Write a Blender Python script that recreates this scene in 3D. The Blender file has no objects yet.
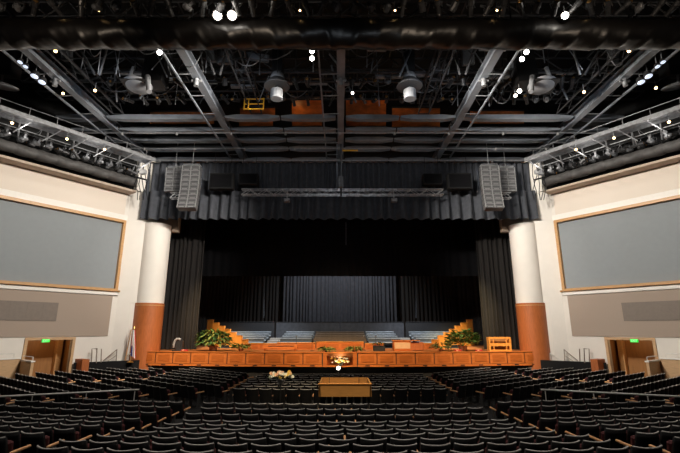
import bpy, math, random
from mathutils import Vector, Matrix, Euler
random.seed(7)
C = bpy.context.scene.collection
SC = bpy.context.scene
PI = math.pi
R = math.radians
CAMZ, PITCH, FPX = 3.33, R(13.7), 420.0
sp, cp = math.sin(PITCH), math.cos(PITCH)

# ---------------------------------------------------------------- measuring helpers
def ray(px, py):
    p, q = (px - 340) / FPX, (226.5 - py) / FPX
    return p, cp - q * sp, sp + q * cp
def at(px, py, d):                       # point of the photo at forward distance d
    a, b, c = ray(px, py); t = d / b
    return Vector((a * t, d, CAMZ + c * t))
def atz(px, py, z):                      # point of the photo at height z
    a, b, c = ray(px, py); t = (z - CAMZ) / c
    return Vector((a * t, b * t, z))
def proj(v):
    d, h = v[1], v[2] - CAMZ
    zc = d * cp + h * sp
    return 340 + FPX * v[0] / zc, 226.5 - FPX * (h * cp - d * sp) / zc, zc

WORDS = "first second third fourth fifth sixth seventh eighth ninth tenth eleventh twelfth thirteenth fourteenth fifteenth sixteenth seventeenth eighteenth nineteenth twentieth".split()
def nth(i):                              # 1-based ordinal word
    if i <= 20: return WORDS[i - 1]
    t, u = divmod(i, 10)
    tens = {2: 'twenty', 3: 'thirty', 4: 'forty', 5: 'fifty', 6: 'sixty'}[t]
    if u == 0: return {'twenty': 'twentieth', 'thirty': 'thirtieth', 'forty': 'fortieth', 'fifty': 'fiftieth', 'sixty': 'sixtieth'}[tens]
    return tens + '-' + WORDS[u - 1]

# ---------------------------------------------------------------- materials
def mat(name, col, rough=0.6, metal=0.0, var=0.12, scale=6.0, emit=None, strength=0.0, spec=.5, stretch=None, bump=0.0, sheen=0.0):
    m = bpy.data.materials.new(name); m.use_nodes = True
    nt = m.node_tree; b = nt.nodes['Principled BSDF']
    b.inputs['Roughness'].default_value = rough; b.inputs['Metallic'].default_value = metal
    b.inputs['Specular IOR Level'].default_value = spec
    if sheen: b.inputs['Sheen Weight'].default_value = sheen
    tc = nt.nodes.new('ShaderNodeTexCoord'); mp = nt.nodes.new('ShaderNodeMapping')
    if stretch: mp.inputs['Scale'].default_value = stretch
    n = nt.nodes.new('ShaderNodeTexNoise'); n.inputs['Scale'].default_value = scale; n.inputs['Detail'].default_value = 4
    r = nt.nodes.new('ShaderNodeValToRGB')
    r.color_ramp.elements[0].position = 0.3; r.color_ramp.elements[1].position = 0.7
    r.color_ramp.elements[0].color = (*[max(0, c * (1 - var)) for c in col], 1)
    r.color_ramp.elements[1].color = (*[min(1, c * (1 + var)) for c in col], 1)
    nt.links.new(tc.outputs['Object'], mp.inputs['Vector']); nt.links.new(mp.outputs['Vector'], n.inputs['Vector'])
    nt.links.new(n.outputs['Fac'], r.inputs['Fac']); nt.links.new(r.outputs['Color'], b.inputs['Base Color'])
    if bump:
        bu = nt.nodes.new('ShaderNodeBump'); bu.inputs['Strength'].default_value = bump; bu.inputs['Distance'].default_value = 0.02
        nt.links.new(n.outputs['Fac'], bu.inputs['Height']); nt.links.new(bu.outputs['Normal'], b.inputs['Normal'])
    if emit:
        b.inputs['Emission Color'].default_value = (*emit, 1); b.inputs['Emission Strength'].default_value = strength
    return m

M = {}
M['white'] = mat('painted plaster white', (.80, .755, .69), .75, var=.02, scale=1.5)
M['trim'] = mat('cream painted trim', (.86, .83, .77), .6, var=.02)
M['beige'] = mat('beige acoustic fabric', (.76, .675, .585), .9, var=.02, scale=40)
M['taupe'] = mat('taupe acoustic fabric', (.40, .32, .26), .9, var=.03, scale=40)
M['soffit'] = mat('shaded brown soffit', (.42, .33, .26), .8, var=.05)  # brown stands for the shade under the wall ledge
M['vent'] = mat('grey brown vent metal', (.225, .185, .155), .7, var=.05)
M['ventdark'] = mat('vent slot', (.12, .10, .085), .8)
M['screen'] = mat('grey projection fabric', (.28, .305, .32), .85, var=.02, scale=3)
M['oak'] = mat('light oak', (.55, .30, .12), .45, var=.15, scale=4, stretch=(1, 1, 8))
M['cherry'] = mat('cherry wood veneer', (.40, .115, .03), .5, var=.16, scale=3, stretch=(6, 6, .7))
M['stagegap'] = mat('dark panelling groove', (.16, .045, .012), .6)
M['stagewood'] = mat('orange stage panelling', (.56, .165, .035), .38, var=.16, scale=2.5, stretch=(1, 4, 9))
M['stagewood2'] = mat('orange stage panelling raised field', (.44, .118, .022), .36, var=.18, scale=2.5, stretch=(1, 4, 9))
M['goldwood'] = mat('golden oak panel', (.70, .29, .055), .4, var=.14, scale=3, stretch=(6, 6, .8))
M['palewood'] = mat('pale maple', (.58, .37, .20), .5, var=.1, scale=4, stretch=(1, 1, 6))
M['deskwood'] = mat('brown desk veneer', (.42, .20, .055), .4, var=.12, scale=3, stretch=(1, 5, 8))
M['doorwood'] = mat('brown vestibule panelling', (.33, .15, .045), .55, var=.12, scale=2, stretch=(4, 4, .6))
M['stagefloor'] = mat('stage floor boards', (.42, .15, .045), .45, var=.15, scale=2, stretch=(1, 9, 1))
M['black'] = mat('black painted board', (.012, .012, .012), .7)
M['carpet'] = mat('dark carpet', (.007, .006, .0063), .95, var=.3, scale=30)
M['aislecarpet'] = mat('taupe entrance carpet', (.16, .12, .08), .95, var=.15, scale=30)
M['ceiling'] = mat('black ceiling deck', (.003, .003, .0033), .9)
M['velour'] = mat('black velour', (.018, .019, .022), .9, var=.15, scale=12, sheen=.05)
M['velourblack'] = mat('deep black velour', (.006, .006, .007), .95, spec=.1)
M['velourmid'] = mat('grey black velour', (.027, .026, .025), .9, var=.15, scale=8)  # slightly paler than the plain black velour
M['velourgrey'] = mat('charcoal velour', (.052, .057, .069), .85, var=.2, scale=3, sheen=.05)
M['velourbrown'] = mat('warm black velour', (.008, .006, .005), .9, var=.2, scale=3)
M['wrap'] = mat('black wrapping cloth', (.007, .006, .0055), .38, var=.25, scale=3, spec=.6)
M['wraplit'] = mat('lit wrapping cloth', (.055, .052, .05), .6, var=.3, scale=3)  # lighter copy of the wrap; light on the pipe put into its colour
M['catwalk'] = mat('silver catwalk steel', (.19, .195, .205), .45, .2, var=.3, scale=5)
M['steel'] = mat('grey painted steel', (.195, .215, .245), .5, .15, var=.12, scale=2)
M['steeldark'] = mat('dark rigging steel', (.035, .036, .04), .45, .3, var=.3, scale=3)
M['steelblack'] = mat('black rigging steel', (.009, .009, .010), .5, .2, var=.3, scale=3)
M['alu'] = mat('bright aluminium', (.55, .56, .58), .32, .7, var=.1)
M['rail'] = mat('satin steel handrail', (.72, .70, .66), .45, .25, var=.08)
M['railwarm'] = mat('bronze handrail', (.32, .25, .20), .4, .6, var=.08)
M['galv'] = mat('galvanised catwalk steel', (.24, .25, .265), .45, .3, var=.3, scale=5)
M['lampbody'] = mat('black lamp housing', (.035, .035, .037), .38, .2, var=.2)
M['lampgrey'] = mat('grey lamp housing', (.14, .145, .155), .4, .3, var=.2)
M['brass'] = mat('bronze reflector', (.55, .30, .10), .28, .9, var=.2)
M['glass'] = mat('dull lens glass', (.25, .24, .22), .12, .5, var=.1)
M['dome'] = mat('pale grey moulded shell', (.17, .175, .185), .5, var=.08)
M['domedark'] = mat('mid grey speaker skirt', (.06, .06, .063), .55, var=.1)
M['speaker'] = mat('grey loudspeaker grille', (.10, .10, .103), .55, var=.2, scale=60)
M['speakerrim'] = mat('pale loudspeaker rim', (.27, .27, .27), .5, var=.05)
M['speakerdark'] = mat('loudspeaker slot', (.05, .05, .052), .6)
M['seatblack'] = mat('black seat shell', (.008, .0075, .008), .7, spec=.25, var=.2, scale=20)
M['seatedge'] = mat('pale grey seat edge', (.46, .43, .40), .45, var=.1)  # paler strip along the top of each seat back
M['maroon'] = mat('dark maroon upholstery', (.075, .013, .014), .85, var=.2, scale=30)
M['armwood'] = mat('oak armrest', (.80, .42, .19), .38, var=.15, scale=5, stretch=(6, 1, 6))
M['stanchion'] = mat('grey seat stanchion', (.10, .095, .09), .5, .3)
M['pewblue'] = mat('blue grey choir upholstery', (.25, .29, .33), .8, var=.12, scale=5)
M['pewdark'] = mat('dark blue grey bench back', (.075, .09, .105), .8)
M['pewpale'] = mat('pale grey step carpet', (.40, .39, .37), .9, var=.08)
M['pewbrown'] = mat('brown choir upholstery', (.10, .075, .055), .8, var=.15, scale=5)
M['leaf'] = mat('green leaves', (.10, .20, .045), .5, var=.5, scale=9)
M['leafdark'] = mat('deep green leaves', (.045, .11, .03), .45, var=.5, scale=9)
M['leafyellow'] = mat('yellow green fronds', (.24, .27, .06), .5, var=.5, scale=9)
M['petalwhite'] = mat('white petals', (.85, .80, .68), .6, var=.06)
M['petalyellow'] = mat('yellow petals', (.80, .52, .08), .6, var=.1)
M['petalpink'] = mat('peach petals', (.85, .48, .28), .6, var=.12)
M['pot'] = mat('terracotta basket', (.28, .10, .04), .7)
M['redcloth'] = mat('red cloth', (.40, .03, .02), .7)
M['whitecloth'] = mat('white cover', (.3, .3, .3), .6)
M['orangepanel'] = mat('orange ceiling board', (.50, .15, .03), .5, var=.5, scale=1.2)
M['yellowsteel'] = mat('yellow painted steel', (.80, .42, .03), .45, var=.1)  # yellow on the access frame is warm light put into its colour
M['gold'] = mat('gilt finial', (.7, .45, .12), .3, .9)
def emat(name, col, s): return mat(name, col, .3, var=0, emit=col, strength=s)
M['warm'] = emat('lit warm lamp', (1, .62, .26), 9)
M['hot'] = emat('lit white lamp', (1, .93, .82), 14)
M['cool'] = emat('lit cool lamp', (.72, .82, 1), 1.0)
M['exit'] = emat('lit green sign face', (.03, .75, .06), .75)
M['exitletter'] = emat('lit sign letters', (.35, 1, .35), 1.6)

def flagmat():
    m = bpy.data.materials.new('red white blue cloth'); m.use_nodes = True
    nt = m.node_tree; b = nt.nodes['Principled BSDF']; b.inputs['Roughness'].default_value = .8
    tc = nt.nodes.new('ShaderNodeTexCoord'); s = nt.nodes.new('ShaderNodeSeparateXYZ')
    nt.links.new(tc.outputs['UV'], s.inputs[0])
    mu = nt.nodes.new('ShaderNodeMath'); mu.operation = 'MULTIPLY'; mu.inputs[1].default_value = 6.5
    fr = nt.nodes.new('ShaderNodeMath'); fr.operation = 'FRACT'
    gt = nt.nodes.new('ShaderNodeMath'); gt.operation = 'GREATER_THAN'; gt.inputs[1].default_value = .5
    nt.links.new(s.outputs['Y'], mu.inputs[0]); nt.links.new(mu.outputs[0], fr.inputs[0]); nt.links.new(fr.outputs[0], gt.inputs[0])
    mx = nt.nodes.new('ShaderNodeMixRGB'); mx.inputs[1].default_value = (.55, .02, .03, 1); mx.inputs[2].default_value = (.8, .78, .75, 1)
    nt.links.new(gt.outputs[0], mx.inputs[0])
    gx = nt.nodes.new('ShaderNodeMath'); gx.operation = 'LESS_THAN'; gx.inputs[1].default_value = .4; nt.links.new(s.outputs['X'], gx.inputs[0])
    gy = nt.nodes.new('ShaderNodeMath'); gy.operation = 'GREATER_THAN'; gy.inputs[1].default_value = .46; nt.links.new(s.outputs['Y'], gy.inputs[0])
    an = nt.nodes.new('ShaderNodeMath'); an.operation = 'MULTIPLY'; nt.links.new(gx.outputs[0], an.inputs[0]); nt.links.new(gy.outputs[0], an.inputs[1])
    m2 = nt.nodes.new('ShaderNodeMixRGB'); m2.inputs[2].default_value = (.02, .03, .16, 1)
    nt.links.new(an.outputs[0], m2.inputs[0]); nt.links.new(mx.outputs[0], m2.inputs[1]); nt.links.new(m2.outputs[0], b.inputs['Base Color'])
    return m
M['flag'] = flagmat()

# ---------------------------------------------------------------- mesh builder
class MB:
    def __init__(s): s.v, s.f, s.mi, s.cur = [], [], [], 0
    def add(s, vs, fs):
        b = len(s.v); s.v += [Vector(v) for v in vs]
        for f in fs: s.f.append([i + b for i in f]); s.mi.append(s.cur)
        return s
    def box(s, c, d, m=None):            # centre, full size, optional rotation matrix
        x, y, z = d[0] / 2, d[1] / 2, d[2] / 2
        vs = [Vector((i * x, j * y, k * z)) for i in (-1, 1) for j in (-1, 1) for k in (-1, 1)]
        if m is not None: vs = [m @ v for v in vs]
        c = Vector(c)
        return s.add([v + c for v in vs], [(0, 1, 3, 2), (4, 6, 7, 5), (0, 4, 5, 1), (2, 3, 7, 6), (0, 2, 6, 4), (1, 5, 7, 3)])
    def bbox(s, c, d, b=.01, m=None):    # box with chamfered vertical and horizontal edges
        x, y, z = d[0] / 2, d[1] / 2, d[2] / 2
        b = min(b, x * .9, y * .9, z * .9)
        ring = lambda q, zz: [(-x + q, -y, zz), (x - q, -y, zz), (x, -y + q, zz), (x, y - q, zz), (x - q, y, zz), (-x + q, y, zz), (-x, y - q, zz), (-x, -y + q, zz)]
        sh = lambda r, k: [(p[0] * (1 - k / x), p[1] * (1 - k / y), p[2]) for p in r]
        vs = sh(ring(b, -z), b) + ring(b, -z + b) + ring(b, z - b) + sh(ring(b, z), b)
        vs = [Vector(v) for v in vs]
        if m is not None: vs = [m @ v for v in vs]
        c = Vector(c); fs = [tuple(range(7, -1, -1)), tuple(range(24, 32))]
        for k in range(3):
            for i in range(8): fs.append((k * 8 + i, k * 8 + (i + 1) % 8, k * 8 + 8 + (i + 1) % 8, k * 8 + 8 + i))
        return s.add([v + c for v in vs], fs)
    def tube(s, p0, p1, r, n=8, r1=None):
        p0, p1 = Vector(p0), Vector(p1); d = (p1 - p0)
        if d.length < 1e-6: return s
        d.normalize(); a = d.orthogonal().normalized(); b = d.cross(a); r1 = r if r1 is None else r1
        vs = [p0 + (a * math.cos(2 * PI * i / n) + b * math.sin(2 * PI * i / n)) * r for i in range(n)]
        vs += [p1 + (a * math.cos(2 * PI * i / n) + b * math.sin(2 * PI * i / n)) * r1 for i in range(n)]
        fs = [(i, (i + 1) % n, n + (i + 1) % n, n + i) for i in range(n)] + [tuple(range(n - 1, -1, -1)), tuple(range(n, 2 * n))]
        return s.add(vs, fs)
    def path(s, pts, r, n=6):            # one continuous bent tube
        pts = [Vector(p) for p in pts]; rings = []
        up = None
        for i, p in enumerate(pts):
            d = (pts[min(i + 1, len(pts) - 1)] - pts[max(i - 1, 0)]).normalized()
            a = d.orthogonal().normalized() if up is None else (up - d * up.dot(d)).normalized()
            up = a; b = d.cross(a)
            rings.append([p + (a * math.cos(2 * PI * k / n) + b * math.sin(2 * PI * k / n)) * r for k in range(n)])
        vs = [v for q in rings for v in q]; m = len(rings)
        fs = [(i * n + k, i * n + (k + 1) % n, (i + 1) * n + (k + 1) % n, (i + 1) * n + k) for i in range(m - 1) for k in range(n)]
        fs += [tuple(range(n - 1, -1, -1)), tuple(range((m - 1) * n, m * n))]
        return s.add(vs, fs)
    def lathe(s, prof, n=20, o=(0, 0, 0), m=None, split=False):   # profile [(r, z)]
        vs = []
        for r, z in prof:
            for i in range(n):
                a = 2 * PI * i / n; v = Vector((r * math.cos(a), r * math.sin(a), z))
                if m is not None: v = m @ v
                vs.append(v + Vector(o))
        k = len(prof)
        fs = [(j * n + i, j * n + (i + 1) % n, (j + 1) * n + (i + 1) % n, (j + 1) * n + i) for j in range(k - 1) for i in range(n)]
        if split:                        # end discs with vertices of their own, so that the sides shade straight
            b = len(vs); vs += vs[:n] + vs[(k - 1) * n:k * n]
            fs += [tuple(range(b + n - 1, b - 1, -1)), tuple(range(b + n, b + 2 * n))]
        else: fs += [tuple(range(n - 1, -1, -1)), tuple(range((k - 1) * n, k * n))]
        return s.add(vs, fs)
    def prism(s, poly, z0, z1):          # polygon in xy, extruded in z
        n = len(poly)
        vs = [(p[0], p[1], z0) for p in poly] + [(p[0], p[1], z1) for p in poly]
        fs = [tuple(range(n - 1, -1, -1)), tuple(range(n, 2 * n))] + [(i, (i + 1) % n, n + (i + 1) % n, n + i) for i in range(n)]
        return s.add(vs, fs)
    def slab(s, poly3, off):             # planar 3-D polygon thickened by the vector off
        n = len(poly3); o = Vector(off); a = [Vector(p) for p in poly3]
        return s.add(a + [p + o for p in a], [tuple(range(n - 1, -1, -1)), tuple(range(n, 2 * n))] + [(i, (i + 1) % n, n + (i + 1) % n, n + i) for i in range(n)])
    def grid(s, rows):                   # list of rows of points
        n = len(rows[0]); vs = [p for r in rows for p in r]
        return s.add(vs, [(j * n + i, j * n + i + 1, (j + 1) * n + i + 1, (j + 1) * n + i) for j in range(len(rows) - 1) for i in range(n - 1)])
    def build(s, name, m, parent=None, smooth=False, local=False):
        me = bpy.data.meshes.new(name)
        vs = s.v
        if parent is not None and not local:
            w = Matrix.Identity(4); q = parent
            while q is not None: w = Matrix.LocRotScale(q.location, q.rotation_euler, None) @ w; q = q.parent
            w.invert(); vs = [w @ v for v in s.v]
        me.from_pydata([tuple(v) for v in vs], [], s.f)
        for x in (m if isinstance(m, (list, tuple)) else [m]): me.materials.append(x)
        if isinstance(m, (list, tuple)): me.polygons.foreach_set('material_index', s.mi)
        if smooth: me.polygons.foreach_set('use_smooth', [True] * len(me.polygons))
        me.update()
        o = bpy.data.objects.new(name, me); C.objects.link(o)
        if parent is not None: o.parent = parent
        return o

def tag(o, label=None, cat=None, group=None, kind=None):
    if label: o['label'] = label
    if cat: o['category'] = cat
    if group: o['group'] = group
    if kind: o['kind'] = kind
    elif label and o.parent is None: o['kind'] = 'thing'
    return o
def thing(name, label, cat, loc=(0, 0, 0), rot=(0, 0, 0), group=None):
    o = bpy.data.objects.new(name, None); C.objects.link(o)
    o.empty_display_size = .2; o.location = loc; o.rotation_euler = rot
    return tag(o, label, cat, group)
def struct(name, mb, m, parent=None, smooth=False):
    o = mb.build(name, m, parent, smooth)
    if parent is None: o['kind'] = 'structure'
    return o
KIDS = {}
def children(o):
    return [c for c in bpy.data.objects if c.parent == o] if o.name not in KIDS else KIDS[o.name]
def remember(o):                         # cache a prototype's children so that copying stays fast
    KIDS[o.name] = [c for c in bpy.data.objects if c.parent == o]
    for c in KIDS[o.name]: KIDS[c.name] = [g for g in bpy.data.objects if g.parent == c]
def dup(o, loc=None, rot=None, label=None, group=None, scale=None):
    r = o.copy(); C.objects.link(r)
    if loc is not None: r.location = loc
    if rot is not None: r.rotation_euler = rot
    if scale is not None: r.scale = (scale,) * 3
    if label: r['label'] = label
    if group: r['group'] = group
    for ch in KIDS[o.name]:
        c = ch.copy(); C.objects.link(c); c.parent = r
        for g in KIDS.get(ch.name, []):
            d = g.copy(); C.objects.link(d); d.parent = c
    return r
def mirror(poly): return [(-x, y) for x, y in reversed(poly)]
SIDES = ((-1, 'left'), (1, 'right'))

# ================================================================ THE ROOM
SN, CS = math.sin(R(36)), math.cos(R(36))
def W(side, s, z, off=0.0):              # point on the splayed side wall: s metres from the column towards the house
    x, y = -15.3 - s * SN + off * CS, 33.6 - s * CS - off * SN
    return Vector((-x if side > 0 else x, y, z))
def wall_slab(mb, side, s0, s1, z0, z1, o0, o1):
    poly = [W(side, s0, z0, o0), W(side, s1, z0, o0), W(side, s1, z1, o0), W(side, s0, z1, o0)]
    return mb.slab(poly, W(side, s0, z0, o1) - W(side, s0, z0, o0))

def kfun(r): return .0135
def rof(x, y):                           # which seating row (its distance on the centre line) a floor point belongs to
    r = y
    for _ in range(6): r = y - kfun(r) * x * x
    return r
def zof_r(r):
    t = (12.6 - r) / 5.6
    if t <= 0: return 0.0
    return .69 * (t ** 1.15 if t < 1 else 1 + 1.1 * (t - 1))
def floor_z(x, y): return zof_r(rof(x, y))

mb = MB()
mb.grid([[(x, y, floor_z(x, y)) for x in [i * 1.5 for i in range(-18, 19)]] for y in [-4 + .75 * j for j in range(53)]])
struct('floor', mb, M['carpet'], smooth=True)

DOOR0, DOOR1, DOORZ = 4.95, 7.55, 2.62
for sd, nm in SIDES:
    mb = MB()
    wall_slab(mb, sd, -.4, DOOR0, 0, 14.0, 0, -.3); wall_slab(mb, sd, DOOR1, 17, 0, 14.0, 0, -.3); wall_slab(mb, sd, DOOR0, DOOR1, DOORZ, 14.0, 0, -.3)
    w = struct('wall_' + nm, mb, M['white'])
    mb = MB(); wall_slab(mb, sd, 2.55, 16, 11.95, 13.6, .003, .05); struct('upper_panel', mb, M['beige'], w)
    mb = MB(); wall_slab(mb, sd, 2.65, 16, 2.83, 5.72, .003, .05); struct('lower_panel', mb, M['taupe'], w)
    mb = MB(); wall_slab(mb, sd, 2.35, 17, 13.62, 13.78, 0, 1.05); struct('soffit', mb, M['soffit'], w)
    mb = MB()
    wall_slab(mb, sd, 2.3, 13.2, 11.48, 11.92, .003, .14); wall_slab(mb, sd, 2.3, 13.2, 5.75, 6.02, .003, .14)
    struct('trim_1' if sd < 0 else 'trim_2', mb, M['trim'])
    # upper house wall above the soffit, dark
    mb = MB(); wall_slab(mb, sd, 2.05, 17, 14.03, 21.5, 0, -.3); struct('wall_upper_' + nm, mb, M['ceiling'])
    mb = MB(); wall_slab(mb, sd, -.4, 2.05, 14.01, 17.0, .0, .45); struct('pier_' + nm, mb, M['white'])['kind'] = 'structure'
    # proscenium column: white shaft over a cherry veneer drum
    cx, cy = sd * 14.82, 33.2
    f = lambda x, y: (x if sd < 0 else -x, y)
    for z0, z1, sa, e in ((0, 5.25, 2.25, (-15.80, 32.215)), (5.25, 13.99, 2.25, (-15.44, 32.41))):
        a = W(-1, sa, 0, .0); pl = [(a.x, a.y), e, (-14.95, 33.25), (-15.3, 33.6)]
        mb = MB(); mb.prism([f(*q) for q in (pl if sd < 0 else pl[::-1])], z0, z1); struct('return_face', mb, M['white'], w)
    mb = MB(); mb.lathe([(1.04, 5.25), (1.04, 11.5)], 48, (cx, cy, 0), None, True); col = struct('column_' + nm, mb, M['white'], smooth=False)
    for p in col.data.polygons: p.use_smooth = len(p.vertices) == 4
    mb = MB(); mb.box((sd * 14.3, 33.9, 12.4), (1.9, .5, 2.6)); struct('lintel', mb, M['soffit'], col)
    mb = MB(); mb.lathe([(1.08, 0), (1.08, 5.25)], 48, (cx, cy, 0), None, True); o = struct('veneer_drum', mb, M['cherry'], col)
    for p in o.data.polygons: p.use_smooth = len(p.vertices) == 4
    mb = MB(); mb.lathe([(1.10, 5.05), (1.10, 5.11)], 48, (cx, cy, 0)); struct('pale_band', mb, M['oak'], col)
    # door: oak casing, panelled vestibule behind it
    mb = MB()
    wall_slab(mb, sd, DOOR0 - .17, DOOR0, 0, DOORZ + .17, -.31, .08); wall_slab(mb, sd, DOOR1, DOOR1 + .17, 0, DOORZ + .17, -.31, .08)
    wall_slab(mb, sd, DOOR0, DOOR1, DOORZ, DOORZ + .17, -.31, .08)
    d = struct('door_1' if sd < 0 else 'door_2', mb, M['palewood'])
    mb = MB()
    wall_slab(mb, sd, DOOR0 - .3, DOOR1 + .3, 0, 3.0, -2.0, -2.15); wall_slab(mb, sd, DOOR0 - .45, DOOR0 - .3, 0, 3.0, -.32, -2.15)
    wall_slab(mb, sd, DOOR1 + .3, DOOR1 + .45, 0, 3.0, -.32, -2.15); wall_slab(mb, sd, DOOR0 - .45, DOOR1 + .45, 2.95, 3.1, -.32, -2.15)
    struct('vestibule', mb, M['doorwood'], d)
    mb = MB(); wall_slab(mb, sd, DOOR0 - .1, DOOR0 + .25, 0, 2.95, -1.6, -1.99); struct('vestibule_pilaster', mb, M['oak'], d)
    mb = MB()
    mb.slab([W(sd, DOOR0 - .4, .03, -2.0), W(sd, DOOR1 + .4, .03, -2.0), W(sd, DOOR1 + .4, .03, 2.6), W(sd, DOOR0 - .4, .03, 2.6)], (0, 0, -.03))
    struct('floor_entrance_' + nm, mb, M['aislecarpet'])
    # exit sign under the lintel
    mid = W(sd, (DOOR0 + DOOR1) / 2 + .35, 0, .13)
    t = thing('exit_sign', 'green lit exit sign over the %s entrance door' % nm, 'sign', (mid.x, mid.y, DOORZ - .02), (0, 0, -sd * R(54)), 'exit signs')
    mb = MB(); mb.bbox((0, 0, -.02), (.48, .08, .22), .01); mb.build('housing', M['alu'], t, local=True)
    mb = MB(); mb.box((0, -.045, -.02), (.44, .012, .18)); mb.build('face', M['exit'], t, local=True)
    fc = bpy.data.curves.new('lettering', 'FONT'); fc.body = 'EXIT'; fc.size = .17; fc.align_x = 'CENTER'; fc.align_y = 'CENTER'; fc.extrude = .004
    fo = bpy.data.objects.new('lettering', fc); C.objects.link(fo); fo.parent = t; fo.location = (0, -.056, -.02); fo.rotation_euler = (PI / 2, 0, 0); fc.materials.append(M['exitletter'])
    bpy.context.view_layer.update(); me = bpy.data.meshes.new_from_object(fo.evaluated_get(bpy.context.evaluated_depsgraph_get()))
    fm = bpy.data.objects.new('sign_lettering', me); C.objects.link(fm); fm.parent = t; fm.location = fo.location; fm.rotation_euler = fo.rotation_euler; bpy.data.objects.remove(fo)
    # recessed projection screen with an oak frame
    c = W(sd, 7.8, 6.1, .02)
    t = thing('projection_screen', 'large grey projection screen in oak frame on the %s wall' % nm, 'screen', c, (0, 0, 0))
    mb = MB(); wall_slab(mb, sd, 2.65, 12.9, 6.2, 11.3, .005, .03); mb.build('screen_fabric', M['screen'], t)
    for z0, z1 in ((6.03, 6.22), (11.27, 11.47)):
        mb = MB(); wall_slab(mb, sd, 2.45, 13.1, z0, z1, .004, .30); mb.build('frame_rail', M['oak'], t)
    for s0 in (2.45, 12.9):
        mb = MB(); wall_slab(mb, sd, s0, s0 + .2, 6.22, 11.27, .004, .30); mb.build('frame_stile', M['oak'], t)
    # return air grille
    t = thing('wall_vent', 'wide brown return air grille low on the %s wall' % nm, 'vent', W(sd, 8, 3.85, .06), (0, 0, 0), 'wall grilles')
    mb = MB(); wall_slab(mb, sd, 6.15, 9.75, 3.83, 5.03, .052, .075); mb.build('grille_back', M['vent'], t)
    for i in range(4):
        s0 = 6.15 + .9 * i
        mb = MB(); wall_slab(mb, sd, s0 + .04, s0 + .86, 3.88, 4.98, .076, .085)
        mb.build('louvre_panel', M['vent'], t)
    for s0 in (2.5,):                    # small lamp socket at the frame's lower corner
        mb = MB(); wall_slab(mb, sd, 2.28, 2.42, 5.98, 6.12, .15, .3)
        t = tag(mb.build('wall_socket', M['brass']), 'small bronze wall box at lower corner of the %s screen' % nm, 'socket')
    # wrapped pipe on the soffit lip
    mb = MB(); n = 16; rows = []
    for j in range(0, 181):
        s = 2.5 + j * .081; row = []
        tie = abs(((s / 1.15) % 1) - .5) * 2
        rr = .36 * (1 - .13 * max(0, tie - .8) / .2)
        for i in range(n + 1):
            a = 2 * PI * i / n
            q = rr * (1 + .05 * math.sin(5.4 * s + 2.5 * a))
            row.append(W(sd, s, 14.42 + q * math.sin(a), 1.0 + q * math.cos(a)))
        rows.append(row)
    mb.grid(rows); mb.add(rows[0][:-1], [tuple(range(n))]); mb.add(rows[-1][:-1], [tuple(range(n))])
    tag(mb.build('wrapped_pipe', M['wraplit'], None, True), 'black cloth wrapped pipe lying along the %s wall ledge' % nm, 'pipe')

mb = MB(); mb.box((0, 24, 21.7), (60, 62, .3)); struct('ceiling', mb, M['ceiling'])
mb = MB(); mb.box((0, 54.2, 11), (52, .3, 22)); struct('wall_back', mb, M['black'])
for sd, nm in SIDES:
    mb = MB(); mb.box((sd * 24, 44, 11), (.3, 20, 22)); struct('wall_stage_' + nm, mb, M['black'])
    mb = MB(); mb.box((sd * 21, 34.4, 11), (11.0, .3, 22)); struct('wall_wing_' + nm, mb, M['black'])
# header over the proscenium
mb = MB(); mb.box((0, 34.2, 19.3), (34, .4, 4.4)); struct('wall_header', mb, M['black'])

# ---------------------------------------------------------------- stage
AR, AC = 75.0, 106.0
def apron(x): return AC - math.sqrt(AR * AR - x * x)
SZ = 1.70
xs = [-14.9 + 29.8 * i / 60 for i in range(61)]
poly = [(x, apron(x) + .12) for x in xs] + [(16.5, 34.5), (22, 36), (22, 53.9), (-22, 53.9), (-22, 36), (-16.5, 34.5)]
mb = MB(); mb.prism(poly, 1.45, SZ); struct('floor_stage', mb, M['stagefloor'])
poly = [(x, apron(x) + .3) for x in xs] + [(14.6, 34), (-14.6, 34)]
mb = MB(); mb.prism(poly, 0, .74); struct('wall_stage_base', mb, M['black'])
def fascia_part(mb, x0, x1, z0, z1, o0, o1, n=4):
    a = [(x0 + (x1 - x0) * i / n) for i in range(n + 1)]
    pol = [(x, apron(x) - o1) for x in a] + [(x, apron(x) - o0) for x in reversed(a)]
    mb.prism(pol, z0, z1)
for sd, nm in SIDES:
    t = thing('stage_fascia', 'orange wood panelled stage front, %s half' % nm, 'stage front', (sd * 8, apron(8), .74), (0, 0, 0), 'stage front halves')
    x0, x1 = (-14.9, -1.25) if sd < 0 else (1.25, 14.9)
    mb = MB(); fascia_part(mb, x0, x1, .74, 1.68, -.25, 0, 24); mb.build('backing_board', M['stagegap'], t)
    mb = MB(); fascia_part(mb, x0, x1, 1.681, 1.74, -.2, .09, 24); mb.build('top_cap', M['stagewood'], t)
    mb = MB(); fascia_part(mb, x0, x1, .74, .88, .001, .06, 24); mb.build('bottom_rail', M['stagewood'], t)
    npan = 10; w = (x1 - x0) / npan
    for i in range(npan):
        a = x0 + w * i
        mb = MB(); fascia_part(mb, a + .045, a + w - .045, 0.91, 1.64, .002, .045, 3)
        p = mb.build('panel', M['stagewood'], t)
        mb = MB(); fascia_part(mb, a + .22, a + w - .22, 1.05, 1.51, .046, .075, 3)
        mb.build('raised_field', M['stagewood2'], p)
        mb = MB(); fascia_part(mb, a + .5 * w - .16, a + .5 * w + .16, 0.78, 0.85, .061, .075, 1)
        mb.build('toe_vent', M['black'], p)
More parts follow.
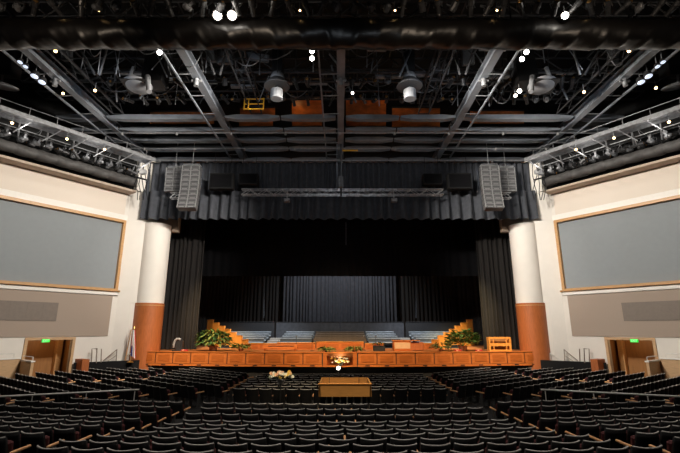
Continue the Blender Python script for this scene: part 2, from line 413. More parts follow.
# central alcove of the stage front
t = thing('stage_alcove', 'recessed wooden alcove in the middle of the stage front', 'stage front', (0, 31, .74))
mb = MB(); mb.box((0, 31.75, 1.2), (2.48, .06, .92)); mb.build('back_panel', M['stagewood'], t)
mb = MB(); mb.box((0, 31.35, .77), (2.48, .8, .05)); mb.build('shelf_board', M['stagewood'], t)
for sx in (-1, 1):
    mb = MB(); mb.box((sx * 1.225, 31.1, 1.22), (.04, .4, .92)); mb.build('side_board', M['black'], t)
    mb = MB(); mb.box((sx * 1.06, 31.0, 1.22), (.28, .05, .92)); mb.build('front_panel', M['stagewood2'], t)
mb = MB(); mb.box((0, 31.35, 1.70), (2.48, .8, .06)); mb.build('top_board', M['stagewood'], t)
# black side guard and steps with handrails beside the stage
for sd, nm in SIDES:
    m = lambda p: Vector((-p[0] * sd if sd > 0 else p[0], p[1], p[2]))
    f = lambda x: x if sd < 0 else -x
    mb = MB(); pl = [(f(-14.62), 32.1), (f(-17.9), 29.6), (f(-17.98), 29.72), (f(-14.7), 32.25)]
    if sd > 0: pl.reverse()
    mb.prism(pl, 0, 1.12); struct('wall_guard_' + nm, mb, M['ceiling'])
    for k in range(5):
        mb = MB(); mb.box((f(-16.6 + .33 * k), 31.65 + .22 * k, .1 + .085 * k), (.33, 1.2, .17 * (k + 1)), Matrix.Rotation(0, 3, 'Z'))
        struct('stage_stair_step', mb, M['stagefloor'])
    px = lambda x: x if sd < 0 else 681 - x
    A = lambda x, y, d: at(px(x), y, d)
    t = thing('handrail', 'bent steel handrail at the steps beside the stage, %s side, nearest the column' % nm, 'handrail', A(113, 362, 31.2), (0, 0, 0), 'stage step handrails')
    mb = MB(); mb.path([A(103, 361, 31.0), A(117, 349.5, 31.6)], .03); mb.build('top_rail', M['railwarm'], t)
    mb = MB(); mb.path([A(105, 363, 31.0), A(117, 355, 31.6)], .02); mb.build('mid_rail', M['railwarm'], t)
    mb = MB(); mb.path([A(117, 349.3, 31.6), A(116, 362.5, 31.6)], .03); mb.build('post', M['railwarm'], t)
    t = thing('handrail', 'square topped steel handrail at the steps beside the stage, %s side' % nm, 'handrail', A(96, 362, 30.3), (0, 0, 0), 'stage step handrails')
    mb = MB(); mb.path([A(91.5, 363, 30.3), A(92, 348.8, 30.3), A(97.5, 348.8, 30.3)], .03); mb.build('post', M['railwarm'], t)
    mb = MB(); mb.path([A(97, 348.8, 30.3), A(96.3, 363, 30.3)], .03); mb.build('post', M['railwarm'], t)
    mb = MB(); mb.path([A(101.5, 348.8, 30.6), A(101, 362.5, 30.6)], .035); mb.build('post', M['railwarm'], t)
    t = thing('handrail', 'slanting steel handrail against the %s column foot' % nm, 'handrail', A(128, 361, 32.3), (0, 0, 0), 'stage step handrails')
    mb = MB(); mb.path([A(120, 361, 31.9), A(131, 353, 32.3)], .03); mb.build('top_rail', M['rail'], t)
    mb = MB(); mb.path([A(131, 353, 32.3), A(130.5, 361.5, 32.3)], .03); mb.build('post', M['rail'], t)
    # oak cheek wall by the door
    mb = MB(); wall_slab(mb, sd, 4.15, 4.6, 0, 1.35, .02, 1.1); struct('trim_cheek_' + nm, mb, M['cherry'])

# flag beside the left column
t = thing('flag', 'red, white and blue striped flag hanging furled on a pole beside the left column', 'flag', at(130.5, 360, 31.5))
b = t.location.copy(); b.z = 1.0; t.location = b
mb = MB(); mb.lathe([(.22, 0), (.22, .03), (.1, .08), (.03, .12)], 16); mb.build('stand', M['gold'], t, local=True)
mb = MB(); mb.tube((0, 0, .1), (0, 0, 2.35), .02); mb.build('pole', M['oak'], t, local=True)
mb = MB(); mb.lathe([(.01, 2.35), (.05, 2.4), (.03, 2.46), (.005, 2.52)], 10); mb.build('finial', M['gold'], t, local=True)
mb = MB(); rows = []
for j in range(13):
    v = j / 12; w = .10 + .26 * v
    rows.append([(-.05 + w * (i / 16) + .02 * math.sin(i * 1.3), .07 * math.sin(i * 1.25 + v), 2.25 - 1.75 * v - .25 * (i / 16) * v) for i in range(17)])
mb.grid(rows); fo = mb.build('flag_cloth', M['flag'], t, True, local=True)
uv = fo.data.uv_layers.new(name='UVMap')
for p in fo.data.polygons:
    for li in p.loop_indices:
        vi = fo.data.loops[li].vertex_index; uv.data[li].uv = (1 - (vi // 17) / 12, 1 - (vi % 17) / 16)
t = thing('flag_pole', 'bare slanting wooden flag pole leaning by the left column', 'flag pole', at(125.5, 360, 31.6))
p0, p1 = at(125, 360.5, 31.6), at(131, 331, 32.2)
mb = MB(); mb.tube(p0, p1, .035); mb.build('pole', M['oak'], t)
mb = MB(); d = (p1 - p0).normalized(); mb.tube(p1, p1 + d * .18, .05, 8, .005); mb.build('finial', M['gold'], t)

# oak boxes at the edge of the house by each door, with tube rails
for sd, nm in SIDES:
    px = lambda x: x if sd < 0 else 681 - x
    A = lambda x, y, d: at(px(x), y, d)
    t = thing('entry_parapet', 'pale oak parapet box with steel rails by the %s entrance' % nm, 'parapet', W(sd, 8.0, 0, .6), (0, 0, 0), 'entrance parapets')
    mb = MB(); wall_slab(mb, sd, 7.95, 14, 0, 1.55, .45, .6); mb.build('long_panel', M['palewood'], t)
    mb = MB(); wall_slab(mb, sd, 7.95, 14, 1.55, 1.62, .4, .65); mb.build('cap_board', M['trim'], t)
    mb = MB(); wall_slab(mb, sd, 7.8, 7.94, 0, 1.42, .45, 2.3); mb.build('end_panel', M['palewood'], t)
    mb = MB(); wall_slab(mb, sd, 7.76, 7.98, 1.42, 1.5, .66, 2.35); mb.build('end_cap', M['trim'], t)
    mb = MB(); mb.path([W(sd, 7.87, 1.5, 2.25), W(sd, 7.87, 1.72, 2.25), W(sd, 7.87, 1.72, .7)], .025); mb.build('end_rail', M['rail'], t)
    mb = MB(); mb.path([W(sd, 8.3, 1.62, .52), W(sd, 8.3, 1.88, .52), W(sd, 14, 1.88, .52)], .025); mb.build('upper_rail', M['rail'], t)
    for q in (9.2, 10.2, 11.6):
        mb = MB(); mb.tube(W(sd, q, 1.62, .52), W(sd, q, 1.88, .52), .02); mb.build('rail_post', M['rail'], t)

# ---------------------------------------------------------------- drapes
def drape(name, label, p0, p1, z0, z1, m, period=.45, depth=.12, seed=1, hem=0, group=None, slim=0):
    rnd = random.Random(seed); p0, p1 = Vector((*p0, 0)), Vector((*p1, 0)); L = (p1 - p0).length; d = (p1 - p0) / L; nrm = Vector((d.y, -d.x, 0))
    us, u = [], 0.0
    while u < L:
        w = period * rnd.uniform(.65, 1.4)
        for k in range(6): us.append((u + w * k / 6, depth * rnd.uniform(.85, 1.0) * (1, .86, -.1, -1, -.75, .35)[k]))
        u += w
    us = [q for q in us if q[0] <= L]; us.append((L, 0))
    rows = []
    zs = [z0 + (z1 - z0) * i / 5 for i in range(6)]
    for i, z in enumerate(zs):
        f = 1.15 - .45 * i / 5
        rows.append([p0 + d * a + nrm * (b * f + .03 * math.sin(a * .9 + z)) + Vector((0, 0, z + (hem * math.sin(a * .6) if i == 0 else 0))) for a, b in us])
    mb = MB(); mb.grid(rows)
    return tag(mb.build(name, m, None, True), label, 'curtain', group)
drape('stage_valance', 'long charcoal valance in fine pleats under the roof pipes', (-15.7, 32.45), (15.7, 32.45), 13.6, 16.65, M['velourgrey'], .50, .20, 3)
drape('stage_valance', 'lower charcoal valance in broad pleats edging the stage opening', (-15.7, 32.1), (15.7, 32.1), 11.75, 14.1, M['velourgrey'], .78, .30, 4)
drape('border_curtain', 'plain black border curtain hanging behind the pleated valance', (-16, 37.5), (16, 37.5), 7.9, 13.5, M['velourblack'], .7, .06, 5)
for sd, nm in SIDES:
    a, b = (sd * 16.4, 35.0), (sd * 11.7, 35.6)
    if sd > 0: a, b = b, a
    drape('leg_curtain', 'tall brownish black leg curtain just inside the %s column' % nm, a, b, SZ + .02, 13.2, M['velourbrown'], .40, .2, 11 + sd, group='outer leg curtains')
    a, b = (sd * 17.0, 45.6), (sd * 12.5, 46.0)
    if sd > 0: a, b = b, a
    drape('leg_curtain', 'narrow black inner leg curtain behind the choir step wall, %s side' % nm, a, b, SZ + .02, 9.8, M['velour'], .42, .13, 21 + sd, group='inner leg curtains')
    a, b = (sd * 15.0, 47.6), (sd * 6.3, 47.2)
    if sd > 0: a, b = b, a
    drape('back_curtain', 'dark pleated back curtain, %s outer panel' % nm, a, b, SZ + .02, 12.5, M['velourmid'], .42, .10, 31 + sd, group='back curtains')
drape('back_curtain', 'paler charcoal pleated back curtain in the middle of the stage', (-6.2, 46.7), (6.2, 46.7), SZ + .02, 12.5, M['velourgrey'], .40, .14, 41, group='back curtains')

# ---------------------------------------------------------------- choir loft
ROWY = [37.6, 38.9, 40.2, 41.5]; ROWZ = [1.72, 1.88, 2.05, 2.24]
mb = MB()
for y, z in zip(ROWY, ROWZ): mb.box((0, y + 1.1, (SZ + z) / 2 + .02), (21.4, 2.2, z - SZ + .04))
struct('floor_choir', mb, M['carpet'])
rowname = ['front', 'second', 'third', 'back']
secs = [(-10.3, -6.72, 'outer left', 'pewblue'), (-5.28, -2.5, 'inner left', 'pewblue'), (-2.35, 2.35, 'central', 'pewbrown'), (2.5, 5.28, 'inner right', 'pewblue'), (6.72, 10.3, 'outer right', 'pewblue')]
OUT = [8.3, 9.1, 10.0, 10.9]
for i, (y, z) in enumerate(zip(ROWY, ROWZ)):
    for x0, x1, sn, mk in secs:
        x0, x1 = max(x0, -OUT[i]) if x0 > -10 else -OUT[i], min(x1, OUT[i]) if x1 < 10 else OUT[i]
        t = thing('choir_bench', '%s choir bench, %s row of the %s section' % ('brown' if mk == 'pewbrown' else 'blue grey', rowname[i], sn), 'bench', ((x0 + x1) / 2, y + .5, z + .04), (0, 0, 0), 'choir benches')
        L = x1 - x0
        mb = MB(); mb.bbox((0, .0, .40), (L, .5, .10), .03); mb.build('seat', M[mk], t, local=True)
        mb = MB(); mb.bbox((0, .30, .58), (L, .08, .34), .03, Matrix.Rotation(R(-8), 3, 'X')); mb.build('backrest', M['pewdark' if mk == 'pewblue' else mk], t, local=True)
        mb = MB(); mb.bbox((0, .33, .75), (L, .14, .09), .03); mb.build('back_cap', M[mk], t, local=True)
        for sx in (-1, 1):
            mb = MB(); mb.box((sx * (L / 2 - .12), 0, .175), (.06, .4, .35)); mb.build('leg', M['steelblack'], t, local=True)
    for sd, nm in SIDES:                 # pale aisle steps between the sections
        x0 = 5.25 if i < 9 else 5.3
        mb = MB(); mb.box((sd * 6.0, y + .3, z + .14), (1.35, .9, .2)); struct('choir_stair_step', mb, M['pewpale'])
        t = thing('step_rail', 'dark rail beside the %s choir steps, %s row' % (nm, rowname[i]), 'rail', (sd * 5.31, y - .2, z + .04), (0, 0, 0), 'choir step rails')
        mb = MB(); mb.tube((0, 0, 0), (0, 0, .5), .02); mb.build('post', M['steelblack'], t, local=True)
        mb = MB(); mb.tube((0, 0, .5), (0, .8, .74), .02); mb.build('top_rail', M['steelblack'], t, local=True)
# dark acoustic wall above the choir
for k, (x0, x1, nm) in enumerate([(-12.2, -6.6, 'left'), (-6.5, -.05, 'centre left'), (.05, 6.5, 'centre right'), (6.6, 12.2, 'right')]):
    t = thing('choir_screen_wall', 'low black acoustic screen behind the choir benches, %s section' % nm, 'screen wall', ((x0 + x1) / 2, 44.4 - abs(x0 + x1) * .05, SZ), (0, 0, 0), 'black choir screens')
    mb = MB(); mb.box((0, 0, 1.15), (x1 - x0, .1, 2.3)); mb.build('panel', M['velourgrey'] if k in (1, 2) else M['velour'], t, local=True)
    mb = MB(); mb.box((0, 0, 2.32), (x1 - x0, .16, .05)); mb.build('cap_strip', M['velour'], t, local=True)
# stepped golden side walls
for sd, nm in SIDES:
    t = thing('choir_side_wall', 'stepped orange wood side wall of the choir, %s side' % nm, 'side wall', (sd * 11, 40, SZ), (0, 0, 0), 'stepped choir side walls')
    pxs = [207.5, 213, 218.7, 224.5, 230, 235.8, 241.5, 247.5]; pys = [320.2, 323.2, 326.3, 329.5, 332.6, 336, 340]
    ds = [43.5, 42.3, 41.1, 39.9, 38.7, 37.5, 36.4]
    for i in range(7):
        a, b = at(pxs[i], pys[i], ds[i]), at(pxs[i + 1], pys[i], ds[i] - .5)
        if sd > 0: a.x, b.x = -a.x, -b.x
        ztop = a.z
        d = Vector((b.x - a.x, b.y - a.y, 0)); e = Vector((d.y, -d.x, 0)).normalized() * .12
        if e.y > 0: e = -e
        mb = MB(); mb.slab([(a.x, a.y, SZ), (b.x, b.y, SZ), (b.x, b.y, ztop), (a.x, a.y, ztop)], -e)
        p = mb.build('panel', M['goldwood'], t)
        mb = MB(); mb.slab([(a.x + e.x * .4, a.y + e.y * .4, ztop), (b.x + e.x * .4, b.y + e.y * .4, ztop), (b.x + e.x * .4, b.y + e.y * .4, ztop + .05), (a.x + e.x * .4, a.y + e.y * .4, ztop + .05)], -e * 1.5)
        mb.build('cap', M['goldwood'], p)
# orange modesty walls in front of the choir
fr = [(-8.1, -5.2, 35.9, 2.12, 'left'), (-5.1, -2.0, 35.5, 2.2, 'inner left'), (-1.9, 1.9, 35.0, 2.28, 'central'), (2.0, 3.6, 35.5, 2.14, 'inner right'), (6.0, 8.1, 35.9, 2.12, 'right')]
for x0, x1, y, z, nm in fr:
    t = thing('modesty_panel', 'low orange wood panel in front of the choir, %s section' % nm, 'panel', ((x0 + x1) / 2, y, SZ), (0, 0, 0), 'choir front panels')
    mb = MB(); mb.box((0, 0, (z - SZ) / 2), (x1 - x0, .06, z - SZ)); mb.build('panel', M['stagewood'], t, local=True)
    mb = MB(); mb.bbox((0, 0, z - SZ + .03), (x1 - x0 + .04, .16, .06), .015); mb.build('cap_rail', M['goldwood'], t, local=True)
    for k in range(2):
        mb = MB(); mb.box(((k - .5) * (x1 - x0) * .48, -.045, (z - SZ) * .5), ((x1 - x0) * .42, .03, (z - SZ) * .6)); mb.build('raised_field', M['stagewood2'], t, local=True)
def piano(p):
    t = thing('low_console', 'long low orange console with a dark slot on the left of the stage', 'console', p)
    mb = MB(); mb.bbox((0, 0, .32), (2.6, .6, .28), .02); mb.build('cabinet', M['stagewood'], t, local=True)
    mb = MB(); mb.box((.1, -.31, .37), (1.95, .03, .05)); mb.build('slot', M['black'], t, local=True)
    for sx in (-1, 1):
        mb = MB(); mb.box((sx * 1.15, 0, .09), (.08, .4, .18)); mb.build('leg', M['stagewood2'], t, local=True)
piano(Vector((-4.55, 33.3, SZ)))
# organ console and its bench
t = thing('organ_console', 'orange wooden organ console standing right of the stage centre', 'organ', (4.75, 33.6, SZ))
mb = MB(); mb.bbox((0, 0, .36), (1.35, .8, .72), .03); mb.build('case', M['stagewood2'], t, local=True)
mb = MB(); mb.bbox((1.15, .1, .33), (1.0, .7, .60), .03); mb.build('side_case', M['cherry'], t, local=True)
mb = MB(); mb.box((0, -.41, .40), (1.2, .03, .45)); mb.build('front_panel', M['palewood'], t, local=True)
mb = MB(); mb.bbox((.3, 0, .76), (2.1, .9, .06), .02); mb.build('top', M['stagewood'], t, local=True)
for k, (px, d) in enumerate([(296, 34.5), (312, 34.0), (364, 34.2), (376, 34.5)]):
    p = at(px, 349, d); p.z = SZ
    t = thing('microphone_stand', 'thin black microphone stand, %s from left on the stage' % nth(k + 1), 'microphone', p, (0, 0, 0), 'stage microphones')
    mb = MB(); mb.lathe([(.14, 0), (.14, .02), (.02, .04)], 12); mb.build('base', M['lampbody'], t, local=True)
    mb = MB(); mb.tube((0, 0, .02), (0, 0, 1.0), .015); mb.build('pole', M['lampbody'], t, local=True)
    mb = MB(); mb.tube((0, 0, 1.0), (0, -.16, 1.08), .03, 8, .04); mb.build('microphone', M['lampbody'], t, local=True)

# ---------------------------------------------------------------- plants and flowers
def leafy(name, label, cat, base, w, h, dep, n, mats, seed, droop=.5, ll=.45, group=None, potr=.35, poth=.35, lo=.15):
    rnd = random.Random(seed); t = thing(name, label, cat, base, (0, 0, 0), group)
    mb = MB(); mb.lathe([(potr * .7, 0), (potr, poth * .9), (potr * 1.05, poth), (potr * .9, poth)], 18); mb.build('pot', M['pot'], t, local=True)
    st = MB()
    for k, m in enumerate(mats):
        mb = MB()
        for i in range(n // len(mats)):
            a = rnd.uniform(0, 2 * PI); e = rnd.random() ** .5
            tip = Vector((math.cos(a) * e * w / 2, math.sin(a) * e * dep / 2, poth + (h - poth) * (lo + (1 - lo) * rnd.random() * math.sqrt(max(0, 1 - (e * .85) ** 2)))))
            d = Vector((math.cos(a), math.sin(a), rnd.uniform(-droop, .7))).normalized(); s = d.cross(Vector((0, 0, 1))).normalized()
            L = ll * rnd.uniform(.6, 1.3); ww = L * .2
            nrm = s.cross(d)
            p = [tip, tip + d * L * .5 + s * ww + nrm * .03, tip + d * L - Vector((0, 0, L * .25 * droop)), tip + d * L * .5 - s * ww + nrm * .03, tip + d * L * .55 - nrm * .015]
            mb.add(p, [(0, 1, 4), (1, 2, 4), (2, 3, 4), (3, 0, 4)])
            if i % 6 == 0 and k == 0: st.tube((0, 0, poth * .8), tip, .012, 4)
        mb.build('foliage', M[m], t, local=True)
    st.build('stems', M['leafdark'], t, local=True)
    return t
p = at(213, 351, 32.9); leafy('potted_fern', 'large feathery yellow green fern on the left of the stage', 'plant', (p.x, p.y, SZ + .04), 2.1, 1.55, 1.2, 520, ['leafyellow', 'leaf', 'leafdark'], 1, .6, .48)
p = at(241, 351, 32.2); leafy('trailing_plant', 'low spreading plant beside the large fern on the stage', 'plant', (p.x, p.y, SZ + .04), 1.2, .55, .8, 150, ['leafyellow', 'leaf'], 2, .6, .3, potr=.2, poth=.15)
p = at(463, 351, 32.9); leafy('potted_shrub', 'large bushy green plant on the right of the stage', 'plant', (p.x, p.y, SZ + .04), 2.1, 1.5, 1.2, 520, ['leaf', 'leafdark', 'leaf'], 3, .3, .45)
p = at(441, 351, 32.2); leafy('trailing_plant', 'low speckled plant beside the bushy green shrub on the stage', 'plant', (p.x, p.y, SZ + .04), 1.4, .6, .8, 150, ['leafyellow', 'leafdark'], 4, .6, .26, potr=.2, poth=.15)
leafy('pulpit_fern', 'small green fern on the stage edge, left of the centre', 'plant', (-.98, 31.3, SZ + .04), 1.0, .34, .5, 110, ['leaf', 'leafyellow'], 5, .5, .28, potr=.14, poth=.08, group='ferns at the stage centre')
leafy('pulpit_fern', 'small green fern on the stage edge, right of the centre', 'plant', (1.0, 31.3, SZ + .04), 1.1, .36, .5, 110, ['leaf', 'leafyellow'], 6, .5, .28, potr=.14, poth=.08, group='ferns at the stage centre')
def blooms(name, label, base, w, h, dep, n, mats, seed, r=.055, stand=0.0):
    rnd = random.Random(seed); t = thing(name, label, 'flowers', base)
    if stand:
        mb = MB(); mb.lathe([(.2, 0), (.2, .02), (.03, .06)], 14); mb.build('stand_base', M['steelblack'], t, local=True)
        mb = MB(); mb.tube((0, 0, .04), (0, 0, stand), .025); mb.build('stand', M['steelblack'], t, local=True)
    mb = MB(); mb.lathe([(.10, stand), (.17, stand + .14), (.15, stand + .16)], 14); mb.build('vase', M['whitecloth'], t, local=True)
    mb = MB()
    for i in range(60):
        a = rnd.uniform(0, 2 * PI); tip = Vector((math.cos(a) * w * .45 * rnd.random(), math.sin(a) * dep * .45 * rnd.random(), stand + .14 + h * .5 * rnd.random()))
        s = Vector((-math.sin(a), math.cos(a), 0)) * .05; d = Vector((math.cos(a), math.sin(a), .3)) * .2
        mb.add([tip, tip + d * .5 + s, tip + d, tip + d * .5 - s], [(0, 1, 2, 3)])
    mb.build('foliage', M['leafdark'], t, local=True)
    for i in range(n):
        a = rnd.uniform(0, 2 * PI); e = rnd.random() ** .5
        c = Vector((math.cos(a) * w / 2 * e, math.sin(a) * dep / 2 * e, stand + .16 + h * (.25 + .75 * rnd.random() * math.sqrt(1 - .8 * e * e))))
        mb = MB(); rr = r * rnd.uniform(.75, 1.25)
        for q in range(2):
            for k in range(6):
                b = 2 * PI * (k + q * .5) / 6; u = Vector((math.cos(b), math.sin(b), .25 + .6 * q)); s = Vector((-math.sin(b), math.cos(b), 0)) * rr * .5
                o = Vector((0, -.012 * 1, .01 * q))
                m3 = Matrix.Rotation(R(55), 3, 'X')
                mb.add([c + m3 @ (o), c + m3 @ (u * rr * .6 + s), c + m3 @ (u * rr * (1.1 - .25 * q)), c + m3 @ (u * rr * .6 - s)], [(0, 1, 2, 3)])
        mb.build('blossom', M[mats[i % len(mats)]], t, local=True)
p = at(281, 380, 17.6)
blooms('flower_arrangement', 'white and yellow flower arrangement on a slim stand left of the wooden desk', (p.x, 17.6, 0), 1.0, .34, .5, 34, ['petalwhite', 'petalyellow', 'petalwhite', 'petalpink'], 3, .075, 1.22)
blooms('altar_flowers', 'peach and white flowers banked in the alcove of the stage front', (.0, 31.42, .8), 1.25, .66, .26, 52, ['petalpink', 'petalwhite', 'petalpink', 'petalyellow'], 5, .08, 0)
blooms('altar_flowers', 'yellow flowers spread low along the floor of the stage alcove', (.02, 31.1, .8), 1.35, .2, .2, 26, ['petalyellow', 'petalwhite', 'petalyellow'], 6, .055, 0)
bp = bpy.data.objects['altar_flowers.001']; bp.location = (.05, 31.05, .8)
t = thing('footlight', 'small glaring white footlight at the middle of the stage front', 'lamp', (-.12, 30.6, 0))
mb = MB(); mb.lathe([(.16, 0), (.16, .02), (.03, .05)], 14); mb.build('base', M['lampbody'], t, local=True)
mb = MB(); mb.tube((0, 0, .03), (0, 0, .60), .02); mb.build('pole', M['lampbody'], t, local=True)
mb = MB(); mb.tube((0, .1, .72), (0, -.1, .70), .10, 14, .13); mb.build('housing', M['lampbody'], t, local=True)
mb = MB(); mb.tube((0, -.101, .70), (0, -.112, .70), .115, 16); mb.build('lens', M['hot'], t, local=True)

# ---------------------------------------------------------------- small stage furniture
p = at(499.5, 350, 33.0)
t = thing('wooden_bench', 'orange wooden bench with dark openings on the right of the stage', 'bench', (p.x, p.y, SZ + .0))
w, h = 1.66, 1.03
for sx in (-1, 1):
    mb = MB(); mb.box((sx * (w / 2 - .06), 0, h / 2), (.12, .5, h)); mb.build('side_post', M['goldwood'], t, local=True)
    mb = MB(); mb.box((sx * (w / 2 - .36), -.2, .45), (.07, .06, .8)); mb.build('stile', M['goldwood'], t, local=True)
for z, hh in ((.06, .12), (.48, .22), (h - .06, .14)):
    mb = MB(); mb.box((0, -.2, z), (w - .24, .08, hh)); mb.build('rail', M['goldwood'], t, local=True)
mb = MB(); mb.box((0, .05, .5), (w - .24, .4, .05)); mb.build('seat', M['goldwood'], t, local=True)
mb = MB(); mb.box((0, .2, .55), (w - .24, .04, .9)); mb.build('back_board', M['doorwood'], t, local=True)
p = at(527, 350, 33.3)
t = thing('equipment_case', 'black equipment case with a pale front beside the right column foot', 'case', (p.x, p.y, SZ))
mb = MB(); mb.bbox((0, 0, .2), (.8, .5, .4), .03); mb.build('case', M['lampbody'], t, local=True)
mb = MB(); mb.box((-.05, -.26, .35), (.6, .02, .1)); mb.build('front_strip', M['whitecloth'], t, local=True)
mb = MB(); mb.bbox((0, 0, .48), (.7, .46, .12), .03); mb.build('lid', M['lampbody'], t, local=True)
p = at(178, 351, 33.2)
t = thing('stage_monitor', 'dark floor unit with a white curved hood on the left of the stage', 'equipment', (p.x, p.y, SZ))
mb = MB(); mb.path([(-.26, -.2, .25), (-.30, -.2, .5), (-.24, -.2, .74), (-.10, -.2, .88), (.08, -.2, .90), (.2, -.2, .82)], .085, 10); mb.build('hood', M['whitecloth'], t, True, local=True)
mb = MB(); mb.bbox((.06, 0, .42), (.56, .36, .82), .08); mb.build('body', M['lampbody'], t, local=True)
mb = MB(); mb.bbox((0, 0, .04), (.8, .5, .08), .02); mb.build('base', M['lampbody'], t, local=True)
for px, nm in ((184.5, 'beside the white hooded unit'), (458, 'in front of the bushy green shrub'), (479, 'between the green shrub and the wooden bench')):
    p = at(px, 351.5, 32.1)
    t = thing('floor_uplight', 'small red floor lamp on the stage %s' % nm, 'lamp', (p.x, p.y, SZ + .04), (0, 0, 0), 'small stage floor lamps')
    mb = MB(); mb.bbox((0, 0, .06), (.5, .2, .12), .03); mb.build('housing', M['redcloth'], t, local=True)
    mb = MB(); mb.box((-.08, -.105, .07), (.14, .01, .06)); mb.build('lens', M['petalpink'], t, local=True)
# instruments near the organ
p = at(379, 349, 33.2)
t = thing('flower_trough', 'dark trough of low foliage beside the organ console', 'plant', (p.x, p.y, SZ))
mb = MB(); mb.bbox((0, 0, .2), (.9, .4, .4), .03); mb.build('trough', M['black'], t, local=True)
mb = MB(); rnd = random.Random(9)
for i in range(70):
    c = Vector((rnd.uniform(-.45, .45), rnd.uniform(-.2, .2), .38 + .2 * rnd.random())); d = Vector((rnd.uniform(-1, 1), rnd.uniform(-1, 0), rnd.uniform(0, 1))).normalized() * .2; s = d.cross(Vector((0, 0, 1))).normalized() * .05
    mb.add([c, c + d * .5 + s, c + d, c + d * .5 - s], [(0, 1, 2, 3)])
mb.build('foliage', M['leafdark'], t, local=True)

# wooden desk in the cross aisle
t = thing('wooden_desk', 'brown open-topped wooden desk standing in the cross aisle', 'desk', (.2, 17.75, 0))
mb = MB(); mb.box((0, -.38, 1.01), (2.04, .05, .46)); mb.build('front_panel', M['deskwood'], t, local=True)
mb = MB(); mb.box((0, .40, 1.10), (1.9, .05, .60)); mb.build('back_panel', M['deskwood'], t, local=True)
for sx in (-1, 1):
    mb = MB(); mb.slab([(sx * 1.0, -.405, .78), (sx * 1.0, .425, .78), (sx * .95, .425, 1.40), (sx * 1.02, -.405, 1.26)], (-sx * .05, 0, 0)); mb.build('side_panel', M['deskwood'], t, local=True)
mb = MB(); mb.box((0, 0, 1.10), (1.9, .76, .04)); mb.build('work_surface', M['palewood'], t, local=True)
mb = MB(); mb.bbox((0, -.38, 1.25), (2.1, .12, .04), .01); mb.build('front_cap', M['goldwood'], t, local=True)
for x in (-.5, .08, .64):
    mb = MB(); mb.bbox((x, -.2, .39), (.06, .06, .78), .01); mb.build('leg', M['petalwhite'], t, local=True)
for x in (-.63, .56):
    mb = MB(); mb.path([(x, .1, 1.12), (x, .1, 1.4), (x, .02, 1.5)], .012); mb.build('gooseneck_microphone', M['lampbody'], t, local=True)

# ================================================================ SEATING
def seat_parts(arms):
    """local meshes of one theatre seat facing +Y: name -> (builder, material, smooth)"""
    out = []
    bk = MB(); f, b = [], []
    NU, NV = 8, 5
    for j in range(NV + 1):
        v = j / NV; fr, br = [], []
        for i in range(NU + 1):
            u = -1 + 2 * i / NU
            x = .249 * u * (1 - .05 * (1 - v)); y = -.20 - .11 * v - .08 * (1 - u * u); z = .36 + .54 * v + .012 * u * u * (v == 1)
            th = .045 + .03 * (1 - abs(2 * v - 1))
            fr.append((x, y + th, z)); br.append((x, y, z - .012 * (v == 1)))
        f.append(fr); b.append(br)
    bk.grid(f); n = len(bk.v); bk.grid([list(reversed(r)) for r in b])
    W_ = NU + 1
    F = lambda j, i: j * W_ + i
    B = lambda j, i: n + j * W_ + (NU - i)
    for i in range(NU): bk.f.append([F(NV, i), F(NV, i + 1), B(NV, i + 1), B(NV, i)]); bk.mi.append(0); bk.f.append([F(0, i + 1), F(0, i), B(0, i), B(0, i + 1)]); bk.mi.append(0)
    for j in range(NV): bk.f.append([F(j, 0), F(j + 1, 0), B(j + 1, 0), B(j, 0)]); bk.mi.append(0); bk.f.append([F(j + 1, NU), F(j, NU), B(j, NU), B(j + 1, NU)]); bk.mi.append(0)
    out.append(('backrest', bk, M['seatblack'], True))
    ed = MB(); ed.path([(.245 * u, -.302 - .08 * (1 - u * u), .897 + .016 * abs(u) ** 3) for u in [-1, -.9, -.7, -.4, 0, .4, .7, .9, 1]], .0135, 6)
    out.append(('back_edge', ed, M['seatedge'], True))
    st = MB(); st.bbox((0, -.085, .60), (.44, .11, .42), .035, Matrix.Rotation(R(8), 3, 'X'))
    out.append(('seat', st, M['maroon'], False))
    for s in arms:
        a = MB(); a.bbox((s * .28, .02, .635), (.05, .43, .05), .014, Matrix.Rotation(R(4), 3, 'X')); out.append(('armrest', a, M['armwood'], False))
        g = MB(); g.bbox((s * .28, -.03, .31), (.035, .14, .60), .01); g.box((s * .28, .02, .012), (.05, .34, .024)); out.append(('stanchion', g, M['stanchion'], False))
    return out
def seat_proto(arms):
    t = thing('theatre_seat', 'x', 'seat')
    for nm, b, m, sm in seat_parts(arms): b.build(nm, m, t, sm, local=True)
    bpy.context.view_layer.update(); remember(t); return t

